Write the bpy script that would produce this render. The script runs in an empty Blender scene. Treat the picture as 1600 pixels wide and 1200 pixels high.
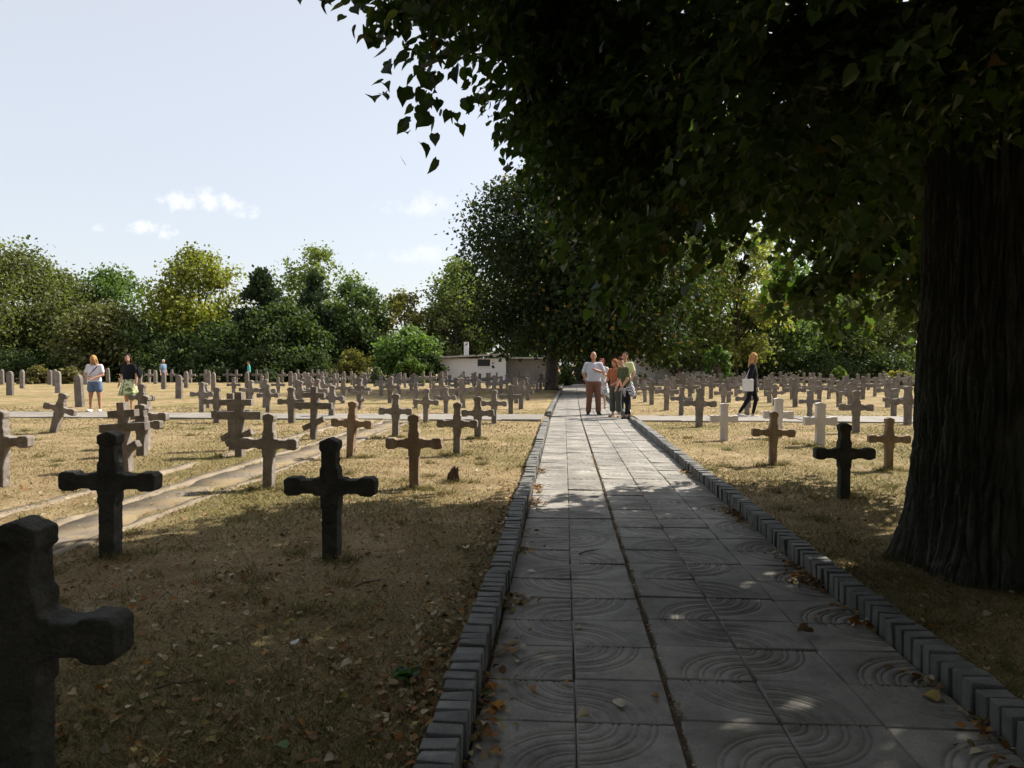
import bpy, bmesh, math, random
import numpy as np
from mathutils import Vector, Matrix, noise as mnoise

R = math.radians
sc = bpy.context.scene
COL = sc.collection
random.seed(7)
RNG = np.random.default_rng(11)

# ------------------------------------------------------------------ camera
FPX = 1170.0                      # focal length in photo pixels (1600 wide)
CAM = Vector((0.0, 0.0, 1.45))
YAW = R(3.95)                     # camera looks a little left of the path's axis
PITCH = R(1.47)                   # and a little down
cam_d = bpy.data.cameras.new('camera')
cam_d.sensor_width = 36.0
cam_d.lens = 36.0 * FPX / 1600.0
cam_d.clip_start = 0.05
cam_d.clip_end = 3000
cam = bpy.data.objects.new('camera', cam_d)
COL.objects.link(cam)
cam.location = CAM
cam.rotation_euler = (math.pi / 2 - PITCH, 0, YAW)
sc.camera = cam

# ------------------------------------------------------------------ sun and sky
SUN_EL, SUN_AZ = R(44), R(53)     # azimuth clockwise from +Y
to_sun = Vector((math.sin(SUN_AZ) * math.cos(SUN_EL), math.cos(SUN_AZ) * math.cos(SUN_EL), math.sin(SUN_EL)))
sun_d = bpy.data.lights.new('sun', 'SUN')
sun_d.energy = 5.0
sun_d.angle = R(0.53)
sun_d.color = (1.0, 0.93, 0.82)
sun = bpy.data.objects.new('sun', sun_d)
COL.objects.link(sun)
sun.rotation_euler = to_sun.to_track_quat('Z', 'Y').to_euler()
sun.location = to_sun * 60

world = bpy.data.worlds.new('World')
sc.world = world
world.use_nodes = True
wn, wl = world.node_tree.nodes, world.node_tree.links
wn.clear()
w_out = wn.new('ShaderNodeOutputWorld')
w_bg = wn.new('ShaderNodeBackground')
w_bg.inputs['Strength'].default_value = 0.14
sky = wn.new('ShaderNodeTexSky')
sky.sky_type = 'NISHITA'
sky.sun_disc = False
sky.sun_elevation = SUN_EL
sky.sun_rotation = SUN_AZ
sky.altitude = 100
sky.air_density = 1.0
sky.dust_density = 2.0
sky.ozone_density = 1.2
wl.new(w_bg.outputs[0], w_out.inputs[0])


def cam_dir(px, py):
    v = Vector(((px - 800) / FPX, (600 - py) / FPX, -1.0))
    v = cam.rotation_euler.to_matrix() @ v
    return v.normalized()


# small fair-weather clouds far off, as patches of the sky itself
tc = wn.new('ShaderNodeTexCoord')
cur = None
cn = wn.new('ShaderNodeTexNoise')
cn.inputs['Scale'].default_value = 26
cn.inputs['Detail'].default_value = 5
cn.inputs['Roughness'].default_value = 0.62
wl.new(tc.outputs['Generated'], cn.inputs['Vector'])


def wmath(op, a, b=None, c=None):
    n = wn.new('ShaderNodeMath')
    n.operation = op
    for i, s in enumerate((a, b, c)):
        if s is None:
            continue
        if isinstance(s, (int, float)):
            n.inputs[i].default_value = s
        else:
            wl.new(s, n.inputs[i])
    return n.outputs[0]


def wdot(v):
    n = wn.new('ShaderNodeVectorMath')
    n.operation = 'DOT_PRODUCT'
    wl.new(tc.outputs['Generated'], n.inputs[0])
    n.inputs[1].default_value = v
    return n.outputs['Value']


for (px, py, hw, hh, amt) in [(332, 318, 80, 22, .9), (230, 359, 50, 17, 1.0), (165, 357, 26, 10, .6), (660, 322, 72, 24, .45),
                              (575, 401, 36, 13, .5), (648, 403, 64, 22, .45), (-190, 330, 90, 26, .8), (1900, 260, 120, 30, .7)]:
    c = cam_dir(px, py)
    r_ = c.cross(Vector((0, 0, 1))).normalized()
    u_ = r_.cross(c).normalized()
    ax = wmath('MULTIPLY', wdot(r_), FPX / hw)
    ay = wmath('MULTIPLY', wdot(u_), FPX / hh)
    rr = wmath('ADD', wmath('MULTIPLY', ax, ax), wmath('MULTIPLY', ay, ay))
    m = wmath('SUBTRACT', 1.0, rr)
    m = wmath('ADD', m, wmath('MULTIPLY', wmath('SUBTRACT', cn.outputs['Fac'], 0.56), 4.5))
    front = wmath('GREATER_THAN', wdot(c), 0.5)
    n = wn.new('ShaderNodeMapRange')
    n.interpolation_type = 'SMOOTHSTEP'
    n.inputs['From Min'].default_value = 0.0
    n.inputs['From Max'].default_value = 1.3
    n.inputs['To Max'].default_value = amt
    wl.new(m, n.inputs['Value'])
    m = wmath('MULTIPLY', n.outputs[0], front)
    cur = m if cur is None else wmath('MAXIMUM', cur, m)
wm = wn.new('ShaderNodeMix')
wm.data_type = 'RGBA'
wl.new(cur, wm.inputs['Factor'])
# thin even summer haze over the whole sky
hz_ = wn.new('ShaderNodeMix')
hz_.data_type = 'RGBA'
hz_.inputs['Factor'].default_value = 0.70
wl.new(sky.outputs[0], hz_.inputs['A'])
hz_.inputs['B'].default_value = (3.25, 3.26, 3.30, 1)
wl.new(hz_.outputs['Result'], wm.inputs['A'])
wm.inputs['B'].default_value = (4.7, 4.7, 4.7, 1)
wl.new(wm.outputs['Result'], w_bg.inputs['Color'])

world.cycles.sampling_method = 'NONE'      # the sky is smooth: no need to importance-sample it
sc.view_settings.view_transform = 'Standard'
sc.view_settings.look = 'None'
sc.view_settings.gamma = 1
sc.view_settings.use_curve_mapping = False
sc.view_settings.exposure = 0.85
sc.cycles.max_bounces = 3
sc.cycles.diffuse_bounces = 2
sc.cycles.transmission_bounces = 2
sc.cycles.use_light_tree = False
sc.cycles.adaptive_threshold = 0.03

ZG = 0.05                          # level of the grass above the paving


def ground_at(px, py, z=ZG):
    """point of the ground (height z) that the photo shows at a pixel"""
    d = cam_dir(px, py)
    t = (z - CAM.z) / d.z
    return CAM + d * t


def bend(y):                       # the path turns a touch to the right beyond the crossing
    return np.maximum(np.asarray(y, float) - 20.0, 0) * 0.012


# ------------------------------------------------------------------ tagging helpers
def tag(o, label=None, cat=None, group=None, kind=None):
    if label:
        o['label'] = label
    if cat:
        o['category'] = cat
    if group:
        o['group'] = group
    if kind:
        o['kind'] = kind
    return o


def empty(name, loc=(0, 0, 0), rz=0.0):
    o = bpy.data.objects.new(name, None)
    o.empty_display_size = 0.2
    o.location = loc
    o.rotation_euler = (0, 0, rz)
    COL.objects.link(o)
    return o


def link(name, me, mat=None, parent=None, loc=None, rot=None):
    o = bpy.data.objects.new(name, me)
    if mat is not None and len(me.materials) == 0:
        me.materials.append(mat)
    COL.objects.link(o)
    if parent is not None:
        o.parent = parent
    if loc is not None:
        o.location = loc
    if rot is not None:
        o.rotation_euler = rot
    return o


def smooth(me, on=True):
    me.polygons.foreach_set('use_smooth', np.full(len(me.polygons), on, bool))
    return me


def np_mesh(name, verts, faces_list, colors=None):
    """verts (n,3); faces_list: list of int arrays (m,k) ; colors (n,3) per point"""
    me = bpy.data.meshes.new(name)
    verts = np.asarray(verts, np.float32)
    me.vertices.add(len(verts))
    me.vertices.foreach_set('co', verts.ravel())
    faces_list = [np.asarray(f, np.int32) for f in faces_list if len(f)]
    nl = sum(f.size for f in faces_list)
    me.loops.add(nl)
    me.loops.foreach_set('vertex_index', np.concatenate([f.ravel() for f in faces_list]))
    npoly = sum(len(f) for f in faces_list)
    me.polygons.add(npoly)
    tot = np.concatenate([np.full(len(f), f.shape[1], np.int32) for f in faces_list])
    start = np.concatenate([[0], np.cumsum(tot)[:-1]]).astype(np.int32)
    me.polygons.foreach_set('loop_start', start)
    if colors is not None:
        a = me.color_attributes.new('col', 'FLOAT_COLOR', 'POINT')
        c4 = np.ones((len(verts), 4), np.float32)
        c4[:, :3] = colors
        a.data.foreach_set('color', c4.ravel())
    me.update(calc_edges=True)
    me.validate()
    return me


# ------------------------------------------------------------------ materials
def new_mat(name):
    m = bpy.data.materials.new(name)
    m.use_nodes = True
    nt = m.node_tree
    return m, nt, nt.nodes, nt.links, nt.nodes['Principled BSDF']


def add_noise(nt, scale, detail=5, rough=.6, coord='pos', stretch=None):
    n = nt.nodes.new('ShaderNodeTexNoise')
    n.inputs['Scale'].default_value = scale
    n.inputs['Detail'].default_value = detail
    n.inputs['Roughness'].default_value = rough
    if coord == 'pos':
        g = nt.nodes.new('ShaderNodeNewGeometry')
        src = g.outputs['Position']
    else:
        g = nt.nodes.new('ShaderNodeTexCoord')
        src = g.outputs['Object']
    if stretch:
        mp = nt.nodes.new('ShaderNodeMapping')
        mp.inputs['Scale'].default_value = stretch
        nt.links.new(src, mp.inputs['Vector'])
        src = mp.outputs[0]
    nt.links.new(src, n.inputs['Vector'])
    return n


def ramp(nt, fac, stops):
    r = nt.nodes.new('ShaderNodeValToRGB')
    e = r.color_ramp.elements
    while len(e) < len(stops):
        e.new(0.5)
    for i, (p, c) in enumerate(stops):
        e[i].position = p
        e[i].color = (*c, 1) if len(c) == 3 else c
    nt.links.new(fac, r.inputs['Fac'])
    return r.outputs['Color']


def mixc(nt, fac, a, b, mode='MIX'):
    n = nt.nodes.new('ShaderNodeMix')
    n.data_type = 'RGBA'
    n.blend_type = mode
    for sock, v in (('Factor', fac), ('A', a), ('B', b)):
        if isinstance(v, (int, float)):
            n.inputs[sock].default_value = v
        elif isinstance(v, tuple):
            n.inputs[sock].default_value = (*v, 1)
        else:
            nt.links.new(v, n.inputs[sock])
    return n.outputs['Result']


def bump(nt, bsdf, height, strength=.4, dist=.01):
    b = nt.nodes.new('ShaderNodeBump')
    b.inputs['Strength'].default_value = strength
    b.inputs['Distance'].default_value = dist
    nt.links.new(height, b.inputs['Height'])
    nt.links.new(b.outputs[0], bsdf.inputs['Normal'])


def obj_random(nt, lo, hi):
    oi = nt.nodes.new('ShaderNodeObjectInfo')
    mr = nt.nodes.new('ShaderNodeMapRange')
    mr.inputs['To Min'].default_value = lo
    mr.inputs['To Max'].default_value = hi
    nt.links.new(oi.outputs['Random'], mr.inputs['Value'])
    return mr.outputs[0]


def grain_mat(name, stops, scale=6, rough=.85, bump_s=.4, bump_d=.01, fine=60, rnd=None, spec=.3, stretch=None):
    m, nt, N, L, P = new_mat(name)
    n1 = add_noise(nt, scale, 7, .65, stretch=stretch)
    n2 = add_noise(nt, fine, 4, .6)
    c = ramp(nt, n1.outputs['Fac'], stops)
    g = ramp(nt, n2.outputs['Fac'], [(.25, (.72, .72, .72)), (.75, (1.22, 1.22, 1.22))])
    c = mixc(nt, 1.0, c, g, 'MULTIPLY')
    if rnd:
        h = nt.nodes.new('ShaderNodeHueSaturation')
        L.new(c, h.inputs['Color'])
        L.new(obj_random(nt, *rnd), h.inputs['Value'])
        c = h.outputs[0]
    L.new(c, P.inputs['Base Color'])
    P.inputs['Roughness'].default_value = rough
    P.inputs['Specular IOR Level'].default_value = spec
    s = nt.nodes.new('ShaderNodeMath')
    s.operation = 'ADD'
    L.new(n1.outputs['Fac'], s.inputs[0])
    L.new(n2.outputs['Fac'], s.inputs[1])
    bump(nt, P, s.outputs[0], bump_s, bump_d)
    return m


def plain_mat(name, color, rough=.8, spec=.3, var=.18, scale=30):
    m, nt, N, L, P = new_mat(name)
    n = add_noise(nt, scale, 4)
    g = ramp(nt, n.outputs['Fac'], [(.25, tuple(c * (1 - var) for c in color)), (.75, tuple(min(1, c * (1 + var)) for c in color))])
    L.new(g, P.inputs['Base Color'])
    P.inputs['Roughness'].default_value = rough
    P.inputs['Specular IOR Level'].default_value = spec
    return m


def leaf_mat(name, trans=.38, rough=.5, spec=.35, tint=(1.5, 1.7, .6)):
    m, nt, N, L, P = new_mat(name)
    a = N.new('ShaderNodeAttribute')
    a.attribute_name = 'col'
    L.new(a.outputs['Color'], P.inputs['Base Color'])
    P.inputs['Roughness'].default_value = rough
    P.inputs['Specular IOR Level'].default_value = spec
    t = N.new('ShaderNodeBsdfTranslucent')
    L.new(mixc(nt, 1.0, a.outputs['Color'], tint, 'MULTIPLY'), t.inputs['Color'])
    mx = N.new('ShaderNodeMixShader')
    mx.inputs[0].default_value = trans
    L.new(P.outputs[0], mx.inputs[1])
    L.new(t.outputs[0], mx.inputs[2])
    L.new(mx.outputs[0], N['Material Output'].inputs['Surface'])
    return m


M = {}
# mown dry grass: tan with greener and barer patches
m, nt, N, L, P = new_mat('dry_grass_ground')
big = add_noise(nt, .33, 5, .6)
mid = add_noise(nt, 2.3, 6, .65)
fin = add_noise(nt, 42, 5, .7)
fin2 = add_noise(nt, 170, 3, .6)
base = ramp(nt, mid.outputs['Fac'], [(.28, (.19, .135, .07)), (.5, (.32, .24, .13)), (.72, (.44, .345, .205))])
green = ramp(nt, big.outputs['Fac'], [(.46, (0, 0, 0)), (.62, (1, 1, 1))])
base = mixc(nt, mixc(nt, 1.0, green, (.72, .72, .72), 'MULTIPLY'), base, (.17, .155, .052))
bare = add_noise(nt, .55, 6, .6, stretch=(1.5, .8, 1))
bm_ = ramp(nt, bare.outputs['Fac'], [(.60, (0, 0, 0)), (.72, (.7, .7, .7))])
base = mixc(nt, bm_, base, (.44, .33, .225))
f = ramp(nt, fin.outputs['Fac'], [(.28, (.45, .42, .38)), (.5, (1, 1, 1)), (.74, (1.5, 1.45, 1.35))])
base = mixc(nt, 1.0, base, f, 'MULTIPLY')
f2 = ramp(nt, fin2.outputs['Fac'], [(.25, (.62, .62, .62)), (.75, (1.35, 1.35, 1.35))])
base = mixc(nt, .8, base, f2, 'MULTIPLY')
L.new(base, P.inputs['Base Color'])
P.inputs['Roughness'].default_value = .95
P.inputs['Specular IOR Level'].default_value = .1
ad = N.new('ShaderNodeMath')
ad.operation = 'ADD'
L.new(fin.outputs['Fac'], ad.inputs[0])
L.new(fin2.outputs['Fac'], ad.inputs[1])
bump(nt, P, ad.outputs[0], .8, .03)
M['ground'] = m

M['slab'] = grain_mat('worn_concrete_slab', [(.3, (.185, .172, .153)), (.5, (.255, .24, .214)), (.72, (.315, .295, .265))], 3.2, .8, .35, .004, 120, rnd=(.82, 1.12))
nt = M['slab'].node_tree
P = nt.nodes['Principled BSDF']
old_c = P.inputs['Base Color'].links[0].from_socket
st1 = add_noise(nt, .8, 8, .72)
st2 = add_noise(nt, 7.5, 9, .75)
c_ = mixc(nt, 1.0, old_c, ramp(nt, st1.outputs['Fac'], [(.36, (.72, .72, .69)), (.52, (1.0, 1.0, 1.0)), (.68, (1.16, 1.13, 1.08))]), 'MULTIPLY')
c_ = mixc(nt, ramp(nt, st2.outputs['Fac'], [(.56, (0, 0, 0)), (.70, (.55, .55, .55))]), c_, (.085, .08, .065))
nt.links.new(c_, P.inputs['Base Color'])
M['crosspath'] = grain_mat('pale_concrete', [(.3, (.19, .172, .148)), (.6, (.25, .23, .20)), (.8, (.31, .285, .25))], 2, .85, .3, .006, 90, rnd=(.9, 1.08))
M['kerb'] = grain_mat('kerb_concrete', [(.3, (.10, .10, .094)), (.55, (.16, .158, .148)), (.75, (.235, .229, .214))], 7, .85, .5, .004, 150, rnd=(.78, 1.15))
M['dirt'] = grain_mat('dirt_with_leaf_crumbs', [(.3, (.06, .045, .03)), (.55, (.13, .09, .055)), (.75, (.27, .19, .11))], 30, .95, .7, .012, 140)
M['asphalt'] = grain_mat('worn_asphalt', [(.3, (.12, .098, .075)), (.55, (.18, .152, .12)), (.75, (.25, .21, .165))], 4, .95, .8, .012, 130)
nt = M['asphalt'].node_tree
P = nt.nodes['Principled BSDF']
old_c = P.inputs['Base Color'].links[0].from_socket
pn = add_noise(nt, 1.7, 7, .7)
nt.links.new(mixc(nt, ramp(nt, pn.outputs['Fac'], [(.40, (0, 0, 0)), (.60, (.9, .9, .9))]), old_c, (.27, .205, .115)), P.inputs['Base Color'])
M['edging'] = grain_mat('worn_concrete_edging', [(.3, (.17, .132, .088)), (.55, (.25, .202, .142)), (.75, (.31, .262, .195))], 3, .9, .5, .008, 80)
M['stone'] = grain_mat('weathered_grey_stone', [(.26, (.12, .10, .088)), (.46, (.185, .158, .138)), (.6, (.235, .205, .182)), (.78, (.30, .275, .245))], 7, .9, .55, .006, 110, rnd=(.72, 1.12))
M['stone_shaded'] = grain_mat('shade_darkened_stone', [(.28, (.038, .038, .033)), (.5, (.062, .06, .05)), (.72, (.105, .098, .083))], 8, .92, .7, .008, 90, rnd=(.85, 1.1))  # darker copy of the stone, with the shade on near crosses in its colour
M['stone_brown'] = grain_mat('brown_stained_stone', [(.28, (.17, .115, .075)), (.5, (.24, .175, .12)), (.75, (.33, .27, .205))], 7, .9, .55, .006, 90, stretch=(1.6, 1, .55))
M['stone_white'] = grain_mat('whitewashed_stone', [(.3, (.50, .46, .44)), (.6, (.60, .56, .54)), (.8, (.66, .63, .61))], 4, .85, .3, .004, 90)
M['wood'] = grain_mat('split_weathered_wood', [(.3, (.05, .035, .028)), (.55, (.12, .085, .065)), (.75, (.26, .21, .17))], 22, .9, .6, .006, 90, stretch=(1, 1, .2))
M['bark'] = grain_mat('furrowed_linden_bark', [(.3, (.036, .037, .031)), (.55, (.074, .076, .064)), (.78, (.14, .143, .122))], 9, .95, .6, .01, 70, stretch=(1, 1, .25), spec=.15)
M['far_bark'] = grain_mat('brown_tree_bark', [(.3, (.045, .036, .028)), (.7, (.12, .10, .08))], 9, .95, .5, .01, 60, stretch=(1, 1, .25))
M['leaf'] = leaf_mat('linden_leaf', .42)
M['far_leaf'] = leaf_mat('tree_leaf', .34, .6, .2)
M['needle'] = leaf_mat('conifer_needles', .12, .6, .2)
M['litter'] = leaf_mat('dry_fallen_leaf', .15, .7, .2, (1.1, 1, .8))
M['grass'] = leaf_mat('grass_blade', .25, .7, .15, (1.15, 1.1, .8))
M['wall'] = grain_mat('pale_plaster', [(.3, (.70, .66, .63)), (.7, (.78, .74, .71))], 1.2, .9, .15, .01, 20)
M['wall_shaded'] = grain_mat('shade_darkened_plaster', [(.3, (.20, .17, .14)), (.7, (.26, .225, .19))], 1.2, .9, .15, .01, 20)  # wall plaster darkened to carry the extension's shade
M['roof'] = grain_mat('concrete_roof', [(.3, (.36, .32, .29)), (.7, (.48, .43, .39))], 2, .9, .3, .01, 30)
M['glass_dark'] = plain_mat('dark_window_glass', (.03, .035, .04), .15, .6)
M['iron'] = plain_mat('dark_iron', (.035, .033, .03), .6, .4)

# ------------------------------------------------------------------ generic mesh helpers
def box_mesh(name, x0, x1, y0, y1, z0, z1, bev=0.0, seg=2):
    bm = bmesh.new()
    bmesh.ops.create_cube(bm, size=1)
    for v in bm.verts:
        v.co = Vector((x0 + (v.co.x + .5) * (x1 - x0), y0 + (v.co.y + .5) * (y1 - y0), z0 + (v.co.z + .5) * (z1 - z0)))
    if bev:
        bmesh.ops.bevel(bm, geom=list(bm.edges), offset=bev, segments=seg, affect='EDGES', profile=.6)
    me = bpy.data.meshes.new(name)
    bm.to_mesh(me)
    bm.free()
    return me


def tube_arrays(pts, rad, n=10, caps=True):
    """lofted tube through pts; rad floats or (rx, ry) pairs; returns verts, quads, tris"""
    pts = [Vector(p) for p in pts]
    V, Q, T = [], [], []
    up = Vector((0, 1, 0))
    prev = None
    for i, p in enumerate(pts):
        d = (pts[min(i + 1, len(pts) - 1)] - pts[max(i - 1, 0)]).normalized()
        if prev is None:
            a = Vector((1, 0, 0))
            if abs(d.x) > .9:
                a = Vector((0, 0, 1))
            u = (a - d * a.dot(d)).normalized()
        else:
            u = (prev - d * prev.dot(d)).normalized()
        prev = u
        w = d.cross(u)
        r = rad[i]
        rx, ry = (r, r) if isinstance(r, (int, float)) else r
        for k in range(n):
            t = 2 * math.pi * k / n
            V.append(p + u * (rx * math.cos(t)) + w * (ry * math.sin(t)))
    for i in range(len(pts) - 1):
        for k in range(n):
            a, b = i * n + k, i * n + (k + 1) % n
            Q.append((a, b, b + n, a + n))
    if caps:
        V.append(pts[0].copy())
        c = len(V) - 1
        for k in range(n):
            T.append((c, (k + 1) % n, k))
        V.append(pts[-1].copy())
        c = len(V) - 1
        o = (len(pts) - 1) * n
        for k in range(n):
            T.append((c, o + k, o + (k + 1) % n))
    return [tuple(v) for v in V], Q, T


class Parts:
    """collects closed shapes for one mesh"""
    def __init__(s):
        s.V, s.F = [], []

    def add(s, V, *Fs):
        o = len(s.V)
        s.V += [tuple(v) for v in V]
        for F in Fs:
            s.F += [tuple(i + o for i in f) for f in F]

    def tube(s, pts, rad, n=12):
        s.add(*tube_arrays(pts, rad, n))

    def limb(s, a, b, ra, rb, n=12):
        a, b = Vector(a), Vector(b)
        d = (b - a)
        l = max(d.length, 1e-5)
        d = d / l
        pts, rad = [], []
        for t in (-.98, -.75, -.4):
            pts.append(a + d * (ra * t)); rad.append(ra * math.sqrt(1 - t * t))
        pts.append(a); rad.append(ra)
        pts.append(b); rad.append(rb)
        for t in (.4, .75, .98):
            pts.append(b + d * (rb * t)); rad.append(rb * math.sqrt(1 - t * t))
        s.tube(pts, rad, n)

    def ball(s, c, r, n=14, m=9):
        c = Vector(c)
        rx, ry, rz = (r, r, r) if isinstance(r, (int, float)) else r
        pts, rad = [], []
        for i in range(m):
            t = -math.pi / 2 + math.pi * (i + .15) / (m - 1 + .3)
            pts.append(c + Vector((0, 0, rz * math.sin(t))))
            rad.append((rx * math.cos(t), ry * math.cos(t)))
        s.tube(pts, rad, n)

    def box(s, x0, x1, y0, y1, z0, z1):
        V = [(x, y, z) for z in (z0, z1) for y in (y0, y1) for x in (x0, x1)]
        s.add(V, [(0, 2, 3, 1), (4, 5, 7, 6), (0, 1, 5, 4), (2, 6, 7, 3), (0, 4, 6, 2), (1, 3, 7, 5)])

    def mesh(s, name):
        me = bpy.data.meshes.new(name)
        me.from_pydata(s.V, [], s.F)
        me.update()
        return me


TMP = bpy.data.scenes.new("workbench")      # scratch scene, removed at the end


def remesh(me, voxel, smooth_it=2, smooth_f=.5):
    """union of closed shapes as one continuous surface"""
    o = bpy.data.objects.new('tmp', me)
    TMP.collection.objects.link(o)
    r = o.modifiers.new('r', 'REMESH')
    r.mode = 'VOXEL'
    r.voxel_size = voxel
    if smooth_it:
        s = o.modifiers.new('s', 'SMOOTH')
        s.iterations = smooth_it
        s.factor = smooth_f
    vl = TMP.view_layers[0]
    vl.update()
    dg = vl.depsgraph
    new = bpy.data.meshes.new_from_object(o.evaluated_get(dg))
    bpy.data.objects.remove(o)
    new.name = me.name
    bpy.data.meshes.remove(me)
    return smooth(new)


def displace(me, fn):
    n = len(me.vertices)
    co = np.empty(n * 3, np.float32)
    no = np.empty(n * 3, np.float32)
    me.vertices.foreach_get('co', co)
    me.vertices.foreach_get('normal', no)
    co, no = co.reshape(-1, 3), no.reshape(-1, 3)
    d = np.array([fn(Vector(c)) for c in co.tolist()], np.float32)
    co += no * d[:, None]
    me.vertices.foreach_set('co', co.ravel())
    me.update()
    return me


def leaves_mesh(name, P, size, D, Nn, colors, heart=True, tris6=False):
    """one leaf blade at each point: P positions, D tip direction, Nn face normal (all (n,3)), size (n,)"""
    n = len(P)
    D = D / np.linalg.norm(D, axis=1, keepdims=True)
    S = np.cross(D, Nn)
    S /= np.linalg.norm(S, axis=1, keepdims=True) + 1e-9
    Nn = np.cross(S, D)
    if heart:
        T = np.array([(0, 0, 0), (-.27, -.09, .03), (-.46, .17, .09), (-.40, .50, .09), (-.14, .84, .0), (0, 1.06, -.12),
                      (.14, .84, .0), (.40, .50, .09), (.46, .17, .09), (.27, -.09, .03), (0, .5, 0)])
        quads = np.array([(0, 10, 2, 1), (10, 4, 3, 2), (0, 9, 8, 10), (10, 8, 7, 6)])
        tris = np.array([(10, 5, 4), (10, 6, 5)])
    elif tris6:
        T = np.array([(0, 0, 0), (-.36, -.05, .05), (-.47, .38, .10), (0, 1.02, -.10), (.47, .38, .10), (.36, -.05, .05)])
        quads = np.array([(0, 3, 2, 1), (0, 5, 4, 3)])
        tris = np.zeros((0, 3), int)
    else:
        T = np.array([(0, -.5, 0), (.42, 0, .08), (0, .5, 0), (-.42, 0, .08)])
        quads = np.zeros((0, 4), int)
        tris = np.array([(0, 1, 2), (0, 2, 3)])
    k = len(T)
    S = S * RNG.uniform(.72, 1.12, n)[:, None]
    Nn = Nn * RNG.uniform(-.6, 2.6, n)[:, None]
    V = (P[:, None, :] + size[:, None, None] * (T[None, :, 0:1] * S[:, None, :] + T[None, :, 1:2] * D[:, None, :] + T[None, :, 2:3] * Nn[:, None, :])).reshape(-1, 3)
    off = (np.arange(n) * k)[:, None, None]
    fl = []
    if len(quads):
        fl.append((off + quads[None]).reshape(-1, 4))
    if len(tris):
        fl.append((off + tris[None]).reshape(-1, 3))
    return np_mesh(name, V, fl, np.repeat(colors, k, axis=0))


def rand_unit(n):
    v = RNG.normal(size=(n, 3))
    return v / np.linalg.norm(v, axis=1, keepdims=True)


# ================================================================== THE SETTING
# ---- ground: one sheet to the horizon, finer near the path
KERB_T = 0.13                      # kerb thickness
XL, XR = -0.36, 1.69               # inner faces of the kerbs


def axis(parts):
    out = []
    for a, b, s in parts:
        out += list(np.arange(a, b - 1e-6, s))
    return out


gx = np.array(axis([(-900, -120, 130), (-120, -40, 10), (-40, -12, 1.0), (-12, -.6, .15)]) + [XL - KERB_T + .03, XL - KERB_T + .05, XR + KERB_T - .05, XR + KERB_T - .03]
              + axis([(XR + .25, 12, .15), (12, 40, 1.0), (40, 120, 10), (120, 1000, 130)]))
gy = np.array(axis([(-300, -20, 40), (-20, 0, 2), (0, 14, .15), (14, 30, .3), (30, 70, 1.5), (70, 140, 10), (140, 1600, 200)]))
GX, GY = np.meshgrid(gx, gy)


def ground_h(x, y):
    r = np.clip(1 - np.hypot(x, y - 10) / 60, 0, 1)
    return ZG + r * .012 * (np.sin(x * 1.9 + 1.3 * np.sin(y * .9)) + np.sin(y * 2.3 + x * .7) * .7)


GZ = ground_h(GX, GY)
inside = (GX > XL - KERB_T + .04) & (GX < XR + KERB_T - .04)
GZ = np.where(inside, -.12, GZ)
V = np.stack([GX + bend(GY), GY, GZ], -1).reshape(-1, 3)
nx, ny = len(gx), len(gy)
i0 = (np.arange(ny - 1)[:, None] * nx + np.arange(nx - 1)[None]).ravel()
ground = link('ground', smooth(np_mesh('ground', V, [np.stack([i0, i0 + 1, i0 + nx + 1, i0 + nx], 1)])), M['ground'])
tag(ground, kind='structure')

# ---- main path: bed, grooved slabs
PY0, PY1 = 1.0, 56.0
bedV = []
ys = np.arange(-2, PY1 + 1, 2.0)
for y in ys:
    b = float(bend(y))
    bedV += [(XL - .02 + b, y, -.022), (XR + .02 + b, y, -.022)]
bed = link('path', np_mesh('path', bedV, [np.array([(2 * i, 2 * i + 1, 2 * i + 3, 2 * i + 2) for i in range(len(ys) - 1)])]), M['dirt'])
tag(bed, kind='structure')

TS = .398                          # slab side


def slab_mesh(name, grooves=True):
    h = TS / 2
    b = .006
    V, Fq, Ft = [], [], []
    segs = 14
    if grooves:
        prof = [(0.0, 0), (.03, 0)]
        for r in (.2, .4, .6, .8):
            for g in (r - .032, r + .032):
                prof += [(g - .017, 0), (g - .008, -.0034), (g + .008, -.0034), (g + .017, 0)]
        prof += [(.93, 0)]
    else:
        prof = [(0.0, 0), (.93, 0)]
    S = TS - 2 * b
    for (r, z) in prof:
        for k in range(segs + 1):
            t = (math.pi / 2) * k / segs
            V.append((-h + b + r * S * math.cos(t), -h + b + r * S * math.sin(t), z))
    n = segs + 1
    for i in range(len(prof) - 1):
        for k in range(segs):
            a = i * n + k
            Fq.append((a, a + n, a + n + 1, a + 1))
    o = len(V)
    last = (len(prof) - 1) * n
    # outer rim on the two far sides
    for k in range(n):
        t = (math.pi / 2) * k / segs
        c, s_ = math.cos(t), math.sin(t)
        q = 1 / max(c, s_)
        V.append((-h + b + S * min(1, q * c), -h + b + S * min(1, q * s_), 0))
    for k in range(segs):
        Fq.append((last + k, o + k, o + k + 1, last + k + 1))
    # bevel and sides
    o2 = len(V)
    for (e, z) in ((b, 0), (0, -.006), (0, -.045)):
        for sx, sy in ((-1, -1), (1, -1), (1, 1), (-1, 1)):
            V.append((sx * (h - e), sy * (h - e), z))
    for lv in range(2):
        for k in range(4):
            a, c = o2 + lv * 4 + k, o2 + lv * 4 + (k + 1) % 4
            Fq.append((a, a + 4, c + 4, c))
    return np_mesh(name, V, [np.array(Fq)])


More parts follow.
